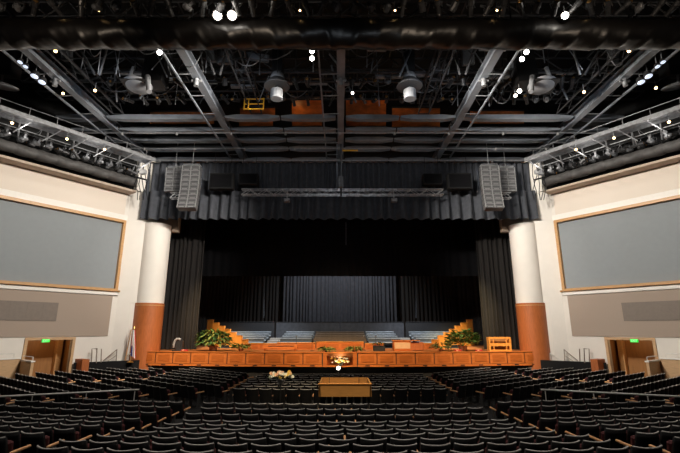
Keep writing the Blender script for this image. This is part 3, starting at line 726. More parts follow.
PITCHX = .56
near_rows = [6.08 + .92 * i for i in range(11)]
front_rows = [18.75 + .86 * i for i in range(8)]
seats = []                               # (distance, x, y, z, angle, arms, label, group)
def arc(x0, r, sgn, n, offs):            # n seats going outward from x0 along the curved row
    out, x = [], x0
    for i in range(n):
        k = kfun(r); a = math.atan(2 * k * x)
        if i == 0: x += sgn * offs * math.cos(a)
        else: x += sgn * PITCHX * math.cos(math.atan(2 * k * x))
        out.append((x, r + k * x * x, math.atan(2 * k * x)))
    return out
def inframe(x, y, z):
    px, py, _ = proj((x, y, z + .88)); return -12 < px < 692 and py < 458
for bi, rows in enumerate((near_rows, front_rows)):
    for ri, r in enumerate(rows):
        half = 4.2 - .03 * (r - 7) if bi == 0 else 4.0
        n = 17 if bi == 0 and ri < 5 else 16
        rown = nth(ri + 1) + (' row' if bi == 0 else ' row past cross aisle')
        k = kfun(r); xs = [PITCHX * (i - (n - 1) / 2) + (0, .16, -.1, .06, -.17, .11)[ri % 6] for i in range(n)]
        pts = [(x * math.cos(math.atan(2 * k * x) * .5), None) for x in xs]
        for i, (x, _) in enumerate(pts):
            y = r + k * x * x; a = math.atan(2 * k * x)
            if bi == 1 and False: continue
            lab = 'black theatre seat, %s from left, %s, centre block' % (nth(i + 1), rown)
            seats.append((math.hypot(x, y), x, y, zof_r(r), a, (-1, 1) if i == 0 else (1,), lab, 'centre block seats' if bi == 0 else 'centre seats past the cross aisle', inframe(x, y, zof_r(r))))
        for sd, nm in SIDES if bi == 0 else ():
            pts = arc(sd * (5.75 - .07 * (r - 9)), r, sd, 34, .28)
            for i, (x, y, a) in enumerate(pts):
                if abs(x) > 15 or y > 18.3 - (abs(x) - 8.3) * .43 - 1.0: break
                lab = 'black theatre seat, %s from the aisle, %s, %s block' % (nth(i + 1), rown, nm)
                if i == 0: lab = 'black theatre seat with oak aisle arm, %s, %s block' % (rown, nm)
                seats.append((math.hypot(x, y), x, y, zof_r(r), a, (-sd,), lab, '%s block seats' % nm, inframe(x, y, zof_r(r))))
# turned wedges of seats beyond the cross aisle rails
TH = R(38)
for sd, nm in SIDES:
    for ri in range(13):
        ex, ey = (12.3 - 1.03 * ri, 16.9 + .44 * ri) if ri < 8 else (5.1, 20.0 + 1.06 * (ri - 7))
        for i in range(26):
            q = .3 + .56 * i; x, y = ex + q * math.cos(TH), ey + q * math.sin(TH)
            if y > 28.6 or x > 15.3 + (33.6 - y) * SN / CS - 3.5 or (i in (11, 12) and ri > 3): 
                if y > 28.6: break
                continue
            lab = 'black theatre seat, %s from the rail, %s row of the %s turned wedge' % (nth(i + 1), nth(ri + 1), nm)
            if i == 0: lab = 'black theatre seat with oak end arm, %s row of the %s turned wedge' % (nth(ri + 1), nm)
            seats.append((math.hypot(x, y), sd * x, y, 0, sd * TH, (-sd,), lab, '%s turned wedge seats' % nm, inframe(x * sd, y, 0)))
DESK = (-1.35, 1.75, 16.9, 18.6)
seats = [s for s in seats if not (DESK[0] < s[1] < DESK[1] and DESK[2] < s[2] < DESK[3])]
shown = sorted([s for s in seats if s[8]], key=lambda s: s[0])
single, rest = shown[:300], shown[300:] + [s for s in seats if not s[8]]
protos = {}
for s in single:
    _, x, y, z, a, arms, lab, grp, _v = s
    if arms not in protos:
        t = seat_proto(arms); protos[arms] = t
    else: t = dup(protos[arms])
    t.location = (x, y, z); t.rotation_euler = (0, 0, a); t['label'] = lab; t['group'] = grp
mats_ = [M['seatblack'], M['seatedge'], M['maroon'], M['armwood'], M['stanchion']]
big = MB(); cache = {}
for s in rest:
    _, x, y, z, a, arms, *_r = s
    if arms not in cache: cache[arms] = seat_parts(arms)
    w = Matrix.Translation((x, y, z)) @ Matrix.Rotation(a, 4, 'Z')
    for nm, b, m, sm in cache[arms]:
        big.cur = mats_.index(m); big.add([w @ v for v in b.v], b.f)
o = big.build('theatre_seating', mats_); tag(o, 'rows of black theatre seats running on to the stage', 'seating', None, 'stuff')
print('SEATS', len(shown), len(seats), 'largest single dist', single[-1][0])

# handrails along the cross aisle
for sd, nm in SIDES:
    t = thing('aisle_handrail', 'long straight steel handrail along the cross aisle, %s side' % nm, 'handrail', (sd * 10, 17, 0), (0, 0, 0), 'cross aisle handrails')
    k = .0186; P = lambda x: Vector((sd * x, 17.95 - (x - 8.3) * .43, floor_z(sd * x, 17.95 - (x - 8.3) * .43)))
    xs = [8.1 + .65 * i for i in range(11)]
    mb = MB(); mb.path([P(x) + Vector((0, 0, .95)) for x in xs], .035, 8); mb.build('rail', M['rail'], t, True)
    for x in (8.25, 9.8, 11.4, 13.0, 14.5):
        mb = MB(); mb.tube(P(x), P(x) + Vector((0, 0, .95)), .022, 8); mb.lathe([(.06, 0), (.06, .012)], 10, P(x)); mb.build('post', M['rail'], t)

# ================================================================ RIGGING
H = 17.3
def ibeam(mb, p0, p1, w=.42, h=.5, t=.05):
    p0, p1 = Vector(p0), Vector(p1); d = (p1 - p0); L = d.length; d.normalize()
    yaw = math.atan2(d.y, d.x); m = Matrix.Rotation(yaw, 3, 'Z'); c = (p0 + p1) / 2
    for zz, ww, hh in ((-h / 2, w, t), (h / 2, w, t), (0, t, h)): mb.box(c + Vector((0, 0, zz)), (L, ww, hh), m)
# longitudinal steel beams with their ladder rails
for x, rx, lab in [(-16.0, -17.0, 'outermost left'), (-8.07, -9.0, 'inner left'), (.05, -1.1, 'central'), (8.07, 9.0, 'inner right'), (16.0, 17.0, 'outermost right')]:
    t = thing('roof_beam', '%s grey steel roof beam running towards the stage, with ladder rail' % lab, 'beam', (x, 24, H), (0, 0, 0), 'roof beams running to the stage')
    for zz, ww, hh, nm in ((-.25, .44, .05, 'bottom_flange'), (.25, .44, .05, 'top_flange'), (0, .06, .45, 'web')):
        mb = MB(); mb.box((x, 25.95, H + zz), (ww, 16.6, hh)); mb.build(nm, M['steel'], t)
    mb = MB(); mb.box((rx, 25.05, H - .34), (.09, 14.7, .11)); mb.build('ladder_rail', M['steel'], t)
    for k in range(7):
        y = 18.3 + 2.2 * k
        mb = MB(); mb.tube((x + math.copysign(.1, rx - x), y, H - .32), (rx, y, H - .34), .03, 6); mb.build('rung', M['galv'], t)
    for k in range(4):
        mb = MB(); mb.box((x, 18.6 + 4.4 * k, H + .0), (.40, .06, .46)); mb.build('stiffener', M['steel'], t)
    mb = MB(); mb.tube((x, 21.0, H - .3), (x, 21.0, H - .75), .13, 10); mb.tube((x - .28, 21.0, H - .42), (x + .28, 21.0, H - .42), .07, 8); mb.build('hoist_clamp', M['galv'], t)
# transverse beams: tapered spans between the long beams
for bi, (d, zz) in enumerate([(26.0, 17.25), (27.7, 17.2), (29.3, 17.2), (30.9, 17.2), (32.6, 16.95)]):
    t = thing('cross_beam', 'grey tapered cross beam under the roof, %s from the house side' % nth(bi + 1), 'beam', (0, d, zz), (0, 0, 0), 'tapered cross beams')
    for a, b in ((-19.2, -16.25), (-15.75, -8.35), (-7.8, -4.1), (-4.0, -.3), (.4, 4.0), (4.1, 7.8), (8.35, 15.75), (16.25, 19.2)):
        if bi > 2 and abs(a) > 16.1 and abs(b) > 16.1: continue
        if bi == 2: a, b = max(a, -17.8), min(b, 17.8)
        L = b - a; q = min(1.1, L * .22)
        mb = MB(); mb.slab([(a, d - .22, zz - .05), (a + q, d - .22, zz - .17), (b - q, d - .22, zz - .17), (b, d - .22, zz - .05), (b, d - .22, zz + .08), (b - q, d - .22, zz + .17), (a + q, d - .22, zz + .17), (a, d - .22, zz + .08)], (0, .44, 0))
        mb.build('span', M['steel'], t)
for bi, (py, z) in enumerate([(133, 16.8), (148.3, 16.8), (160.5, 16.6)]):
    p0 = atz(340, py, z); d = p0.y
    t = thing('sprinkler_pipe', 'thin pale pipe with small drop heads across the roof, %s from the house side' % nth(bi + 1), 'pipe', (0, d, z), (0, 0, 0), 'thin pipes across the roof')
    L = 18.4 if bi == 0 else 17.2
    mb = MB(); mb.tube((-L, d, z), (L, d, z), .035 if bi < 2 else .06, 6); mb.build('pipe', M['galv'], t)
    for k in range(9):
        x = -15.4 + 3.85 * k + .4 * bi
        mb = MB(); mb.lathe([(.05, -.16), (.09, -.12), (.05, -.03), (.05, .05)], 8, (x, d, z)); mb.build('drop_head', M['speakerrim'], t)

# the big cloth wrapped duct
DY, DZ, DR = 16.8, 16.6, .66
t = thing('wrapped_duct', 'huge black cloth wrapped duct hanging across the whole hall', 'duct', (0, DY, DZ))
n = 28; rows = []
NX = 420
for j in range(NX + 1):
    x = -22 + 44 * j / NX; row = []
    for i in range(n + 1):
        a = 2 * PI * i / n                     # 0 = towards +Y, PI = towards camera, 3PI/2 = bottom
        sg = 1 if x < 0 else -1
        ph = (x * sg / 1.12 + .38 * math.sin(x * 1.7) * .3 - (a / (2 * PI)) * 1.5)
        saw = ph - math.floor(ph)
        ridge = max(0, 1 - abs(saw - .5) / .22) ** 1.5
        bell = max(0, math.cos(a - 4.45)) ** 2
        rr = DR * (1 + .16 * ridge * bell + .04 * math.sin(2.1 * x + 3 * a) - .03 * (saw < .1))
        row.append((x, DY + rr * math.cos(a), DZ + rr * math.sin(a)))
    rows.append(row)
mb = MB(); mb.grid(rows); mb.build('cloth_wrap', M['wrap'], t, True)
for k in range(11):
    x = -20 + 4 * k
    mb = MB(); mb.tube((x, DY, DZ + .6), (x, DY, 21.4), .03, 6); mb.build('hanger_rod', M['steelblack'], t)

# ---- spotlights: three kinds, built once, then copied
def yoke(mb, w, drop):
    mb.path([(-w, 0, 0), (-w, 0, drop), (w, 0, drop), (w, 0, 0)], .018, 5)
def spot_profile():                      # long tapered profile spotlight, lens towards +Y
    t = thing('profile_spotlight', 'x', 'spotlight')
    mb = MB(); m = Matrix.Rotation(-PI / 2, 3, 'X'); mb.lathe([(.06, -.36), (.13, -.33), (.14, -.12), (.10, -.06), (.10, .30), (.115, .32), (.115, .36), (.09, .36)], 12, (0, 0, 0), m); mb.build('barrel', M['lampbody'], t, local=True)
    mb = MB(); mb.lathe([(.088, .345), (.06, .37), (.01, .38)], 12, (0, 0, 0), m); mb.build('lens', M['glass'], t, True, local=True)
    mb = MB(); mb.lathe([(.02, -.42), (.10, -.36), (.06, -.35)], 10, (0, 0, 0), m); mb.build('rear_cap', M['brass'], t, local=True)
    mb = MB(); yoke(mb, .17, .34); mb.tube((0, 0, .34), (0, 0, .50), .03, 6); mb.build('yoke', M['lampgrey'], t, local=True)
    return t
def spot_par():
    t = thing('can_spotlight', 'x', 'spotlight')
    m = Matrix.Rotation(-PI / 2, 3, 'X')
    mb = MB(); mb.lathe([(.07, -.28), (.15, -.22), (.155, .14), (.17, .15), (.17, .17), (.15, .17)], 12, (0, 0, 0), m); mb.build('can', M['lampbody'], t, local=True)
    mb = MB(); mb.lathe([(.148, .12), (.06, .14), (.01, .145)], 12, (0, 0, 0), m); mb.build('lens', M['glass'], t, local=True)
    mb = MB(); mb.lathe([(.03, -.33), (.07, -.29), (.05, -.28)], 8, (0, 0, 0), m); mb.build('rear_cap', M['brass'], t, local=True)
    mb = MB(); yoke(mb, .19, .30); mb.tube((0, 0, .30), (0, 0, .46), .03, 6); mb.build('yoke', M['lampgrey'], t, local=True)
    return t
def spot_moving():
    t = thing('moving_spotlight', 'x', 'spotlight')
    mb = MB(); mb.bbox((0, 0, .34), (.36, .26, .16), .03); mb.build('base', M['lampbody'], t, local=True)
    mb = MB()
    for s in (-1, 1): mb.bbox((s * .17, 0, .12), (.05, .14, .34), .02)
    mb.box((0, 0, .275), (.34, .12, .03))
    mb.build('yoke', M['lampgrey'], t, local=True)
    mb = MB(); mb.lathe([(.07, -.2), (.13, -.12), (.14, .1), (.11, .2)], 12, (0, 0, 0), Matrix.Rotation(R(-60), 3, 'X')); mb.build('head', M['lampgrey'], t, local=True)
    mb = MB(); mb.tube((0, 0, .4), (0, 0, .52), .03, 6); mb.build('clamp', M['lampbody'], t, local=True)
    return t
PR = []
for fn in (spot_profile, spot_par, spot_moving):
    t = fn(); bpy.context.view_layer.update(); remember(t); PR.append([t, False])
kindname = ['slim profile spotlight', 'short can spotlight', 'moving head spotlight']
def put(kind, loc, yaw, pitch, label, group):
    pr = PR[kind]
    if not pr[1]: pr[1] = True; t = pr[0]
    else: t = dup(pr[0])
    t.location = loc; t.rotation_euler = Euler((pitch, 0, yaw), 'XYZ'); t['label'] = label; t['group'] = group
    return t
counts = {}
PLACED = []
BEAMX = (-17.0, -16.0, -9.0, -8.07, -1.1, .05, 8.07, 9.0, 16.0, 17.0)
BLOCK = [(-14.9, .55), (-5.6, .55), (5.6, .55), (14.9, .55)]
ROUND = [(-3.75, 21.95, 1.25), (4.15, 21.95, 1.25), (-11.9, 21.8, 1.55), (11.9, 21.8, 1.55)]
def clear(v, side):
    if any((v - q).length < .66 for q in PLACED): return False
    if side: return True
    if v.y > 17.5 and any(abs(v.x - b) < .62 for b in BEAMX): return False
    if v.y > 17.5 and any(abs(v.x - b) < w + .3 for b, w in BLOCK): return False
    return not any(math.hypot(v.x - a, v.y - b) < r for a, b, r in ROUND)
def spot_row(n, pts, where, group, seed, kinds=(0, 0, 1, 0, 2), aim=0.0, pit=(-55, -25), jit=.1, side=False):
    rnd = random.Random(seed); num = 0
    for i in range(n):
        k = rnd.choice(kinds)
        for tr in range(25):
            p = pts(min(1, max(0, (i + (0 if tr == 0 else rnd.uniform(-.45, .45))) / max(1, n - 1))))
            loc = Vector(p) + Vector((rnd.uniform(-jit, jit), rnd.uniform(-jit, jit) * .3, -.55))
            if clear(loc, side): break
        else: continue
        PLACED.append(loc); num += 1
        put(k, loc, aim + rnd.uniform(-.7, .7), R(rnd.uniform(*pit)), '%s, %s from left %s' % (kindname[k], nth(num), where), group)
# front-of-house lighting bridge above the wrapped duct
def pipe(name, label, p0, p1, r=.05, m='steeldark', cat='pipe', group=None):
    mb = MB(); mb.tube(p0, p1, r, 8); return tag(mb.build(name, M[m], None), label, cat, group)
pipe('hanging_lighting_pipe', 'long lighting pipe just above the wrapped duct', (-21, 15.6, 17.62), (21, 15.6, 17.62), .045, 'galv', 'pipe', None)
spot_row(44, lambda f: (-15.8 + 31.6 * f, 15.6, 17.55), 'on the pipe above the wrapped duct', 'spotlights above the duct', 3, aim=0, pit=(-50, -10))
t = thing('hanging_lighting_bridge', 'dark lighting bridge frame above the row of spotlights over the duct', 'bridge', (0, 15.2, 18.4))
mb = MB(); mb.box((0, 15.3, 18.55), (44, 1.2, .06)); mb.build('deck', M['steelblack'], t)
for z in (18.0, 18.3):
    mb = MB(); mb.tube((-21, 14.8, z), (21, 14.8, z), .035, 6); mb.build('rail', M['steeldark'], t)
for k in range(15):
    x = -19.6 + 2.8 * k
    mb = MB(); mb.tube((x, 14.8, 17.4), (x, 14.8, 18.55), .04, 6); mb.build('upright', M['steeldark'], t)
    mb = MB(); mb.tube((x, 14.8, 17.5), (x + 1.3, 15.5, 18.5), .025, 6); mb.build('brace', M['brass'], t)

# dark box trusses under the roof
def truss(name, label, p0, p1, h, w, m, cat='truss', rc=.05, rw=.028, step=None, group=None, kids=True):
    p0, p1 = Vector(p0), Vector(p1); d = p1 - p0; L = d.length; d.normalize(); s = Vector((-d.y, d.x, 0)).normalized() * w / 2; u = Vector((0, 0, h / 2))
    t = thing(name, label, cat, (p0 + p1) / 2, (0, 0, 0), group)
    for a, b in ((1, 1), (-1, 1), (1, -1), (-1, -1)):
        mb = MB(); o = s * a + u * b; mb.tube(p0 + o, p1 + o, rc, 6); mb.build('chord', M[m], t)
    n = max(2, round(L / (step or h)))
    mb = MB()
    for a in (1, -1):
        for i in range(n):
            q0, q1 = p0 + d * (L * i / n), p0 + d * (L * (i + 1) / n); b = 1 if i % 2 else -1
            mb.tube(q0 + s * a + u * b, q1 + s * a - u * b, rw, 5)
    for i in range(n + 1):
        q = p0 + d * (L * i / n)
        for b in (1, -1): mb.tube(q + s + u * b, q - s + u * b, rw, 5)
    mb.build('lattice', M[m], t)
    return t
truss('hanging_roof_truss', 'deep dark roof truss just beyond the wrapped duct', (-20, 19.2, 19.3), (20, 19.2, 19.3), 1.6, 1.0, 'steeldark', step=1.9, group='dark roof trusses', rc=.07, rw=.04)
truss('hanging_roof_truss', 'deep dark roof truss over the hanging speaker pods', (-20, 23.05, 19.3), (20, 23.05, 19.3), 1.7, 1.0, 'steeldark', step=2.1, group='dark roof trusses', rc=.07, rw=.04)
truss('hanging_roof_truss', 'deep dark roof truss just before the grey cross beams', (-20, 25.2, 19.3), (20, 25.2, 19.3), 1.6, 1.0, 'steeldark', step=1.9, group='dark roof trusses', rc=.07, rw=.04)
for x, nm in ((-14.9, 'left outer'), (-5.6, 'left inner'), (5.6, 'right inner'), (14.9, 'right outer')):
    truss('hanging_lattice_truss', 'dark lattice truss running towards the stage, %s of four' % nm, (x, 17.8, 17.75), (x, 25.6, 17.75), .75, .7, 'steeldark', step=.95, group='lattice trusses running to the stage')
spot_row(40, lambda f: (-15.4 + 30.8 * f, 18.7, 18.35), 'on the truss just beyond the wrapped duct', 'spotlights on the first roof truss', 4, aim=0, pit=(-60, 20), jit=.35)
spot_row(38, lambda f: (-16 + 32 * f, 22.6, 18.3), 'on the truss over the speaker pods', 'spotlights on the middle roof truss', 5, aim=0, pit=(-60, 20), jit=.35)
spot_row(36, lambda f: (-16 + 32 * f, 24.5, 18.3), 'on the truss before the cross beams', 'spotlights on the last roof truss', 6, aim=0, pit=(-60, 20), jit=.35)
# slanting V struts
vs_ = [(-14.3, 19.95, 18.35, -13.55, 20.6, 17.0), (-12.7, 19.95, 18.35, -13.3, 20.6, 17.0), (-7.4, 19.95, 18.35, -6.95, 20.6, 17.0), (-6.15, 19.95, 18.35, -6.65, 20.6, 17.0)]
for k, (x0, y0, z0, x1, y1, z1) in enumerate(vs_):
    for sd, nm in SIDES:
        pipe('hanging_strut', 'slanting grey strut of the roof, %s from outside on the %s' % (nth(k + 1), nm), (-sd * x0 if sd > 0 else x0, y0, z0), (-sd * x1 if sd > 0 else x1, y1, z1), .07, 'steeldark', 'strut', 'slanting roof struts')
rnd = random.Random(77)
xs_ = sorted(rnd.uniform(-15, 15) for _ in range(34))
for k, x in enumerate(xs_):              # diagonal tie rods glinting in the dark roof
    y = rnd.choice((20.95, 21.15, 24.0, 24.35)); dx = rnd.choice((-1, 1)) * rnd.uniform(.3, 1.3)
    pipe('hanging_tie_rod', 'thin diagonal tie rod in the dark roof, %s from the left' % nth(k + 1), (x, y, rnd.uniform(17.1, 17.6)), (x + dx, y + rnd.uniform(-.1, .1), rnd.uniform(18.6, 20)), rnd.choice((.025, .04, .06)), rnd.choice(['galv', 'steel', 'steeldark']), 'rod', 'roof tie rods')
for k in range(24):                      # drooping cables between the roof trusses
    x = -15 + 1.28 * k; y0 = rnd.choice((19.85, 23.6)); z0 = rnd.uniform(17.9, 18.6); dr = rnd.uniform(.3, 1.0); L = rnd.uniform(.8, 2.2)
    pts = [(x + L * q / 8, y0 + rnd.uniform(-.03, .03), z0 - dr * (1 - (q / 4 - 1) ** 2)) for q in range(9)]
    mb = MB(); mb.path(pts, .03, 5); tag(mb.build('hanging_cable_loop', M['lampgrey'], None, True), 'drooping cable loop between the roof trusses, %s from the left' % nth(k + 1), 'cable', 'roof cable loops')
rnd = random.Random(31)
for k in range(30):                      # conduits and drop pipes in the dark roof
    x = -14.5 + k; y = rnd.choice((20.75, 24.15))
    pipe('hanging_conduit', 'thin vertical conduit in the dark roof, %s from the left' % nth(k + 1), (x, y, 17.0 + rnd.random()), (x + rnd.uniform(-.2, .2), y, 21.4), .03, rnd.choice(['galv', 'steeldark', 'steel']), 'conduit', 'roof conduits')
for k in range(26):
    x = -15 + 30 * (k + rnd.uniform(.2, .8)) / 26; y = (20.25, 23.85)[k % 2]; z = rnd.uniform(18.2, 19.3); l = rnd.uniform(.8, 1.9); a = rnd.uniform(-.06, .06)
    t = thing('hanging_cable_tray', 'short cable tray in the dark roof, %s of the scattered trays' % nth(k + 1), 'tray', (x, y, z), (0, 0, a), 'roof cable trays')
    mb = MB(); mb.box((0, 0, 0), (l, .3, .03)); mb.build('tray', M['galv'], t, local=True)
    for s in (-1, 1):
        mb = MB(); mb.box((0, s * .15, .05), (l, .02, .12)); mb.build('side_lip', M['steel'], t, local=True)
for k, (px, py, w, h) in enumerate([(225, 58, .9, .7), (255, 57, 1.6, .4), (212, 55, .5, .8), (468, 57, .7, .9), (162, 68, .9, .4), (517, 66, .9, .4), (67, 53, .5, .9), (613, 57, .5, .9)]):
    p = atz(px, py, 18.6)
    t = thing('hanging_cabinet', 'pale grey metal cabinet in the dark roof, %s of the row from the left' % nth(sorted([225, 255, 212, 468, 162, 517, 67, 613]).index(px) + 1), 'cabinet', p, (R(20), 0, rnd.uniform(-.3, .3)), 'roof cabinets')
    mb = MB(); mb.bbox((0, 0, 0), (w, .4, h), .03); mb.build('body', M['lampgrey'], t, local=True)
    mb = MB(); mb.box((0, -.205, 0), (w * .85, .02, h * .8)); mb.build('door', M['steel'], t, local=True)

# hanging speaker pods: dark mast, dome, flared skirt, drum
def pod(label, p, s, grp):
    t = thing('hanging_speaker_pod', label, 'speaker', p, (0, 0, 0), grp)
    mb = MB(); mb.box((0, 0, 2.3), (.62 * s, .62 * s, 2.8)); mb.build('mast', M['steelblack'], t, local=True)
    mb = MB(); mb.lathe([(.42 * s, .48), (.42 * s, .62), (.34 * s, .85), (.16 * s, .98), (.01, 1.0)], 24); mb.build('dome', M['dome'], t, True, local=True)
    mb = MB(); mb.lathe([(.74 * s, .0), (.76 * s, .05), (.50 * s, .40), (.42 * s, .48), (.1, .48)], 24); mb.build('flared_skirt', M['domedark'], t, local=True)
    mb = MB(); mb.lathe([(.32 * s, -.80), (.36 * s, -.78), (.36 * s, -.22), (.30 * s, -.18)], 24); mb.build('drum', M['dome'], t, local=True)
    mb = MB(); mb.tube((0, 0, -.25), (0, 0, .1), .12, 8); mb.build('neck', M['steelblack'], t, local=True)
    return t
pod('bell shaped grey speaker pod left of the central beam', atz(277, 87, 17.1), 1.0, 'bell speaker pods')
pod('bell shaped grey speaker pod right of the central beam', atz(409.5, 87, 17.1), 1.0, 'bell speaker pods')
for sd, nm in SIDES:
    px = (lambda x: x) if sd < 0 else (lambda x: 680 - x)
    p = atz(px(138), 85, 17.0); p.x
    t = thing('hanging_dish', 'broad pale grey dish with two slanting tubes, %s side' % nm, 'speaker', p, (R(-8), 0, 0), 'wide roof dishes')
    mb = MB(); mb.lathe([(.02, -.26), (.5, -.22), (.78, -.08), (.80, .0), (.76, .04), (.4, .22), (.02, .28)], 28); mb.build('dish', M['dome'], t, True, local=True)
    mb = MB(); mb.box((0, -.02, -.12), (1.45, 1.3, .06)); mb.build('band', M['steelblack'], t, local=True)
    mb = MB(); f = -sd
    mb.box((f * .75, .3, 1.5), (1.2, .9, 2.6)); mb.build('mast_box', M['steelblack'], t, local=True)
    mb = MB(); mb.tube((f * .62, -.3, .35), (f * 1.0, -.5, -.9), .15, 14); mb.build('long_tube', M['dome'], t, local=True)
    mb = MB(); mb.tube((-f * .35, -.2, 1.1), (-f * .45, -.2, .25), .11, 12); mb.build('short_tube', M['dome'], t, local=True)
    p = atz(px(1), 87, 17.0)
    t = thing('hanging_disc', 'large round pale dish at the %s edge of the roof' % nm, 'dish', p, (R(12), R(-6 * sd), 0), 'round edge dishes')
    mb = MB(); mb.lathe([(.02, .0), (.82, .03), (.86, .08), (.70, .16), (.02, .22)], 32); mb.build('disc', M['dome'], t, local=True)
    mb = MB(); mb.tube((0, 0, .2), (0, 0, 4.2), .06, 8); mb.build('stem', M['galv'], t, local=True)
    mb = MB(); mb.box((-f * .1, .2, 2.0), (1.4, .8, 2.6)); mb.build('mast_box', M['steelblack'], t, local=True)

# orange ceiling boards and the yellow lit access frame
for k, (x0, x1, y0, y1) in enumerate([(239, 273, 121, 126), (240, 275, 108, 117), (292, 322, 98, 126), (346, 386, 100, 126), (392, 440, 108, 127), (150, 214, 112, 124), (470, 524, 111, 124)]):
    z = 19.6; a, b, c, d = atz(x0, y0, z), atz(x1, y0, z), atz(x1, y1, z), atz(x0, y1, z)
    t = thing('hanging_wood_board', 'orange wooden ceiling board glimpsed between the roof beams, %s from the left' % nth([2, 3, 4, 5, 6, 1, 7][k]), 'ceiling board', (a + c) / 2, (0, 0, 0), 'orange ceiling boards')
    mb = MB(); mb.slab([a, b, c, d], (0, 0, .06)); mb.build('board', M['orangepanel'], t)
    mb = MB(); mb.tube(a + Vector((0, 0, .05)), b + Vector((0, 0, .05)), .06, 6); mb.build('edge_batten', M['steeldark'], t)
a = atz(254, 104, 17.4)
t = thing('access_ladder', 'yellow lit steel access frame hanging by the left speaker pod', 'ladder', a)
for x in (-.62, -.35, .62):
    mb = MB(); mb.box((x, 0, 0), (.07, .07, .85)); mb.build('upright', M['yellowsteel'], t, local=True)
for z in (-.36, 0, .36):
    mb = MB(); mb.box((0, 0, z), (1.3, .06, .07)); mb.build('rung', M['yellowsteel'], t, local=True)
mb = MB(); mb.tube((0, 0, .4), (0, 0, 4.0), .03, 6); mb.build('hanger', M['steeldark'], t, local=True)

# ---- catwalks along the side walls
for sd, nm in SIDES:
    f = lambda s, z, o: W(sd, s, z, o)
    t = thing('hanging_catwalk', 'silver steel catwalk with guard rails along the top of the %s wall' % nm, 'catwalk', f(7, 15.9, 2.6), (0, 0, 0), 'side catwalks')
    mb = MB(); wall_slab(mb, sd, 2.3, 15, 15.92, 15.98, 2.2, 3.2); mb.build('deck', M['catwalk'], t)
    for o in (2.2, 3.2):
        mb = MB(); wall_slab(mb, sd, 2.3, 15, 15.7, 15.94, o - .05, o + .05); mb.build('edge_beam', M['catwalk'], t)
    for z in (16.4, 16.85):
        mb = MB(); mb.tube(f(2.4, z, 2.2), f(15, z, 2.2), .03, 6); mb.build('guard_rail', M['catwalk'], t)
    for k in range(9):
        s = 2.5 + 1.55 * k
        mb = MB(); mb.tube(f(s, 15.95, 2.2), f(s, 16.9, 2.2), .03, 6); mb.build('rail_post', M['catwalk'], t)
        mb = MB(); mb.tube(f(s + .4, 15.72, 2.2), f(s + .1, 14.98, 1.25), .055, 6); mb.build('drop_post', M['catwalk'], t)
        mb = MB(); mb.tube(f(s, 15.7, 3.2), f(s + .7, 14.9, 2.4), .04, 6); mb.build('brace', M['catwalk'], t)
    for z, o in ((15.75, .6), (15.5, 1.72)):
        t2 = thing('hanging_side_pipe', 'slim steel lighting pipe below the %s catwalk, %s' % (nm, 'inner' if z > 15.7 else 'outer'), 'pipe', f(7, z, o), (0, 0, 0), 'pipes below the side catwalks')
        mb = MB(); mb.tube(f(2.5, z, o), f(15, z, o), .035, 6); mb.build('pipe', M['catwalk'], t2)
        for k in range(6):
            mb = MB(); mb.tube(f(2.8 + 2.2 * k, z, o), f(2.8 + 2.2 * k, 15.82, 2.12), .025, 5); mb.build('hanger', M['catwalk'], t2)
    yaw = R(-54) * -sd
    spot_row(18, lambda q: f(12.5 - 9.8 * q if sd < 0 else 2.7 + 9.8 * q, 15.47, 1.72), 'below the %s catwalk' % nm, 'spotlights below the %s catwalk' % nm, 40 + sd, kinds=(0, 1, 2, 2), aim=yaw, pit=(-50, 10), jit=.08, side=True)
    spot_row(17, lambda q: f(12.5 - 9.6 * q if sd < 0 else 2.9 + 9.6 * q, 15.72, .6), 'on the pipe by the %s wall ledge' % nm, 'spotlights above the %s wall ledge' % nm, 50 + sd, kinds=(0, 1, 2), aim=yaw, pit=(-40, 20), jit=.08, side=True)

# ---- line arrays in front of the stage opening
def line_array(label, top, n, w, bend, cols, grp):
    t = thing('hanging_line_array', label, 'loudspeaker', top, (0, 0, 0), grp)
    mb = MB(); mb.box((0, 0, .1), (w * .9, .5, .06)); mb.tube((0, 0, .1), (0, 0, 2.3), .025, 6); mb.build('flying_frame', M['alu'], t, local=True)
    y, z, a = 0.0, 0.0, R(2)
    hh = .40
    for i in range(n):
        a = R(2) + bend * (i / n) ** 1.5
        dy, dz = math.sin(a) * hh, math.cos(a) * hh
        c = Vector((0, y + dy / 2, z - dz / 2)); m = Matrix.Rotation(a, 3, 'X')
        mb = MB(); mb.bbox(c, (w, .55, hh - .02), .03, m); b = mb.build('cabinet', M['speaker'], t, local=True)
        mb = MB()
        for s in (-1, 1): mb.box(c + m @ Vector((s * w * .485, -.285, 0)), (w * .035, .03, hh - .03), m)
        mb.box(c + m @ Vector((0, -.285, 0)), (w * .03, .03, hh - .03), m); mb.box(c + m @ Vector((0, -.285, hh / 2 - .03)), (w, .03, .025), m)
        mb.build('rim', M['speakerrim'], b, local=True)
        mb = MB()
        for s in ((-.25, .25) if cols == 2 else (-.3, 0, .3)): mb.box(c + m @ Vector((s * w, -.285, -.13)), (w * .26, .02, .035), m)
        mb.build('grip_slot', M['speakerrim'] if cols == 2 else M['speakerrim'], b, local=True)
        mb = MB()
        for s in (-.25, .25): mb.box(c + m @ Vector((s * w, -.283, .05)), (w * .34, .02, .06), m)
        mb.build('horn_slot', M['speakerdark'], b, local=True)
        y += dy; z -= dz
    return t
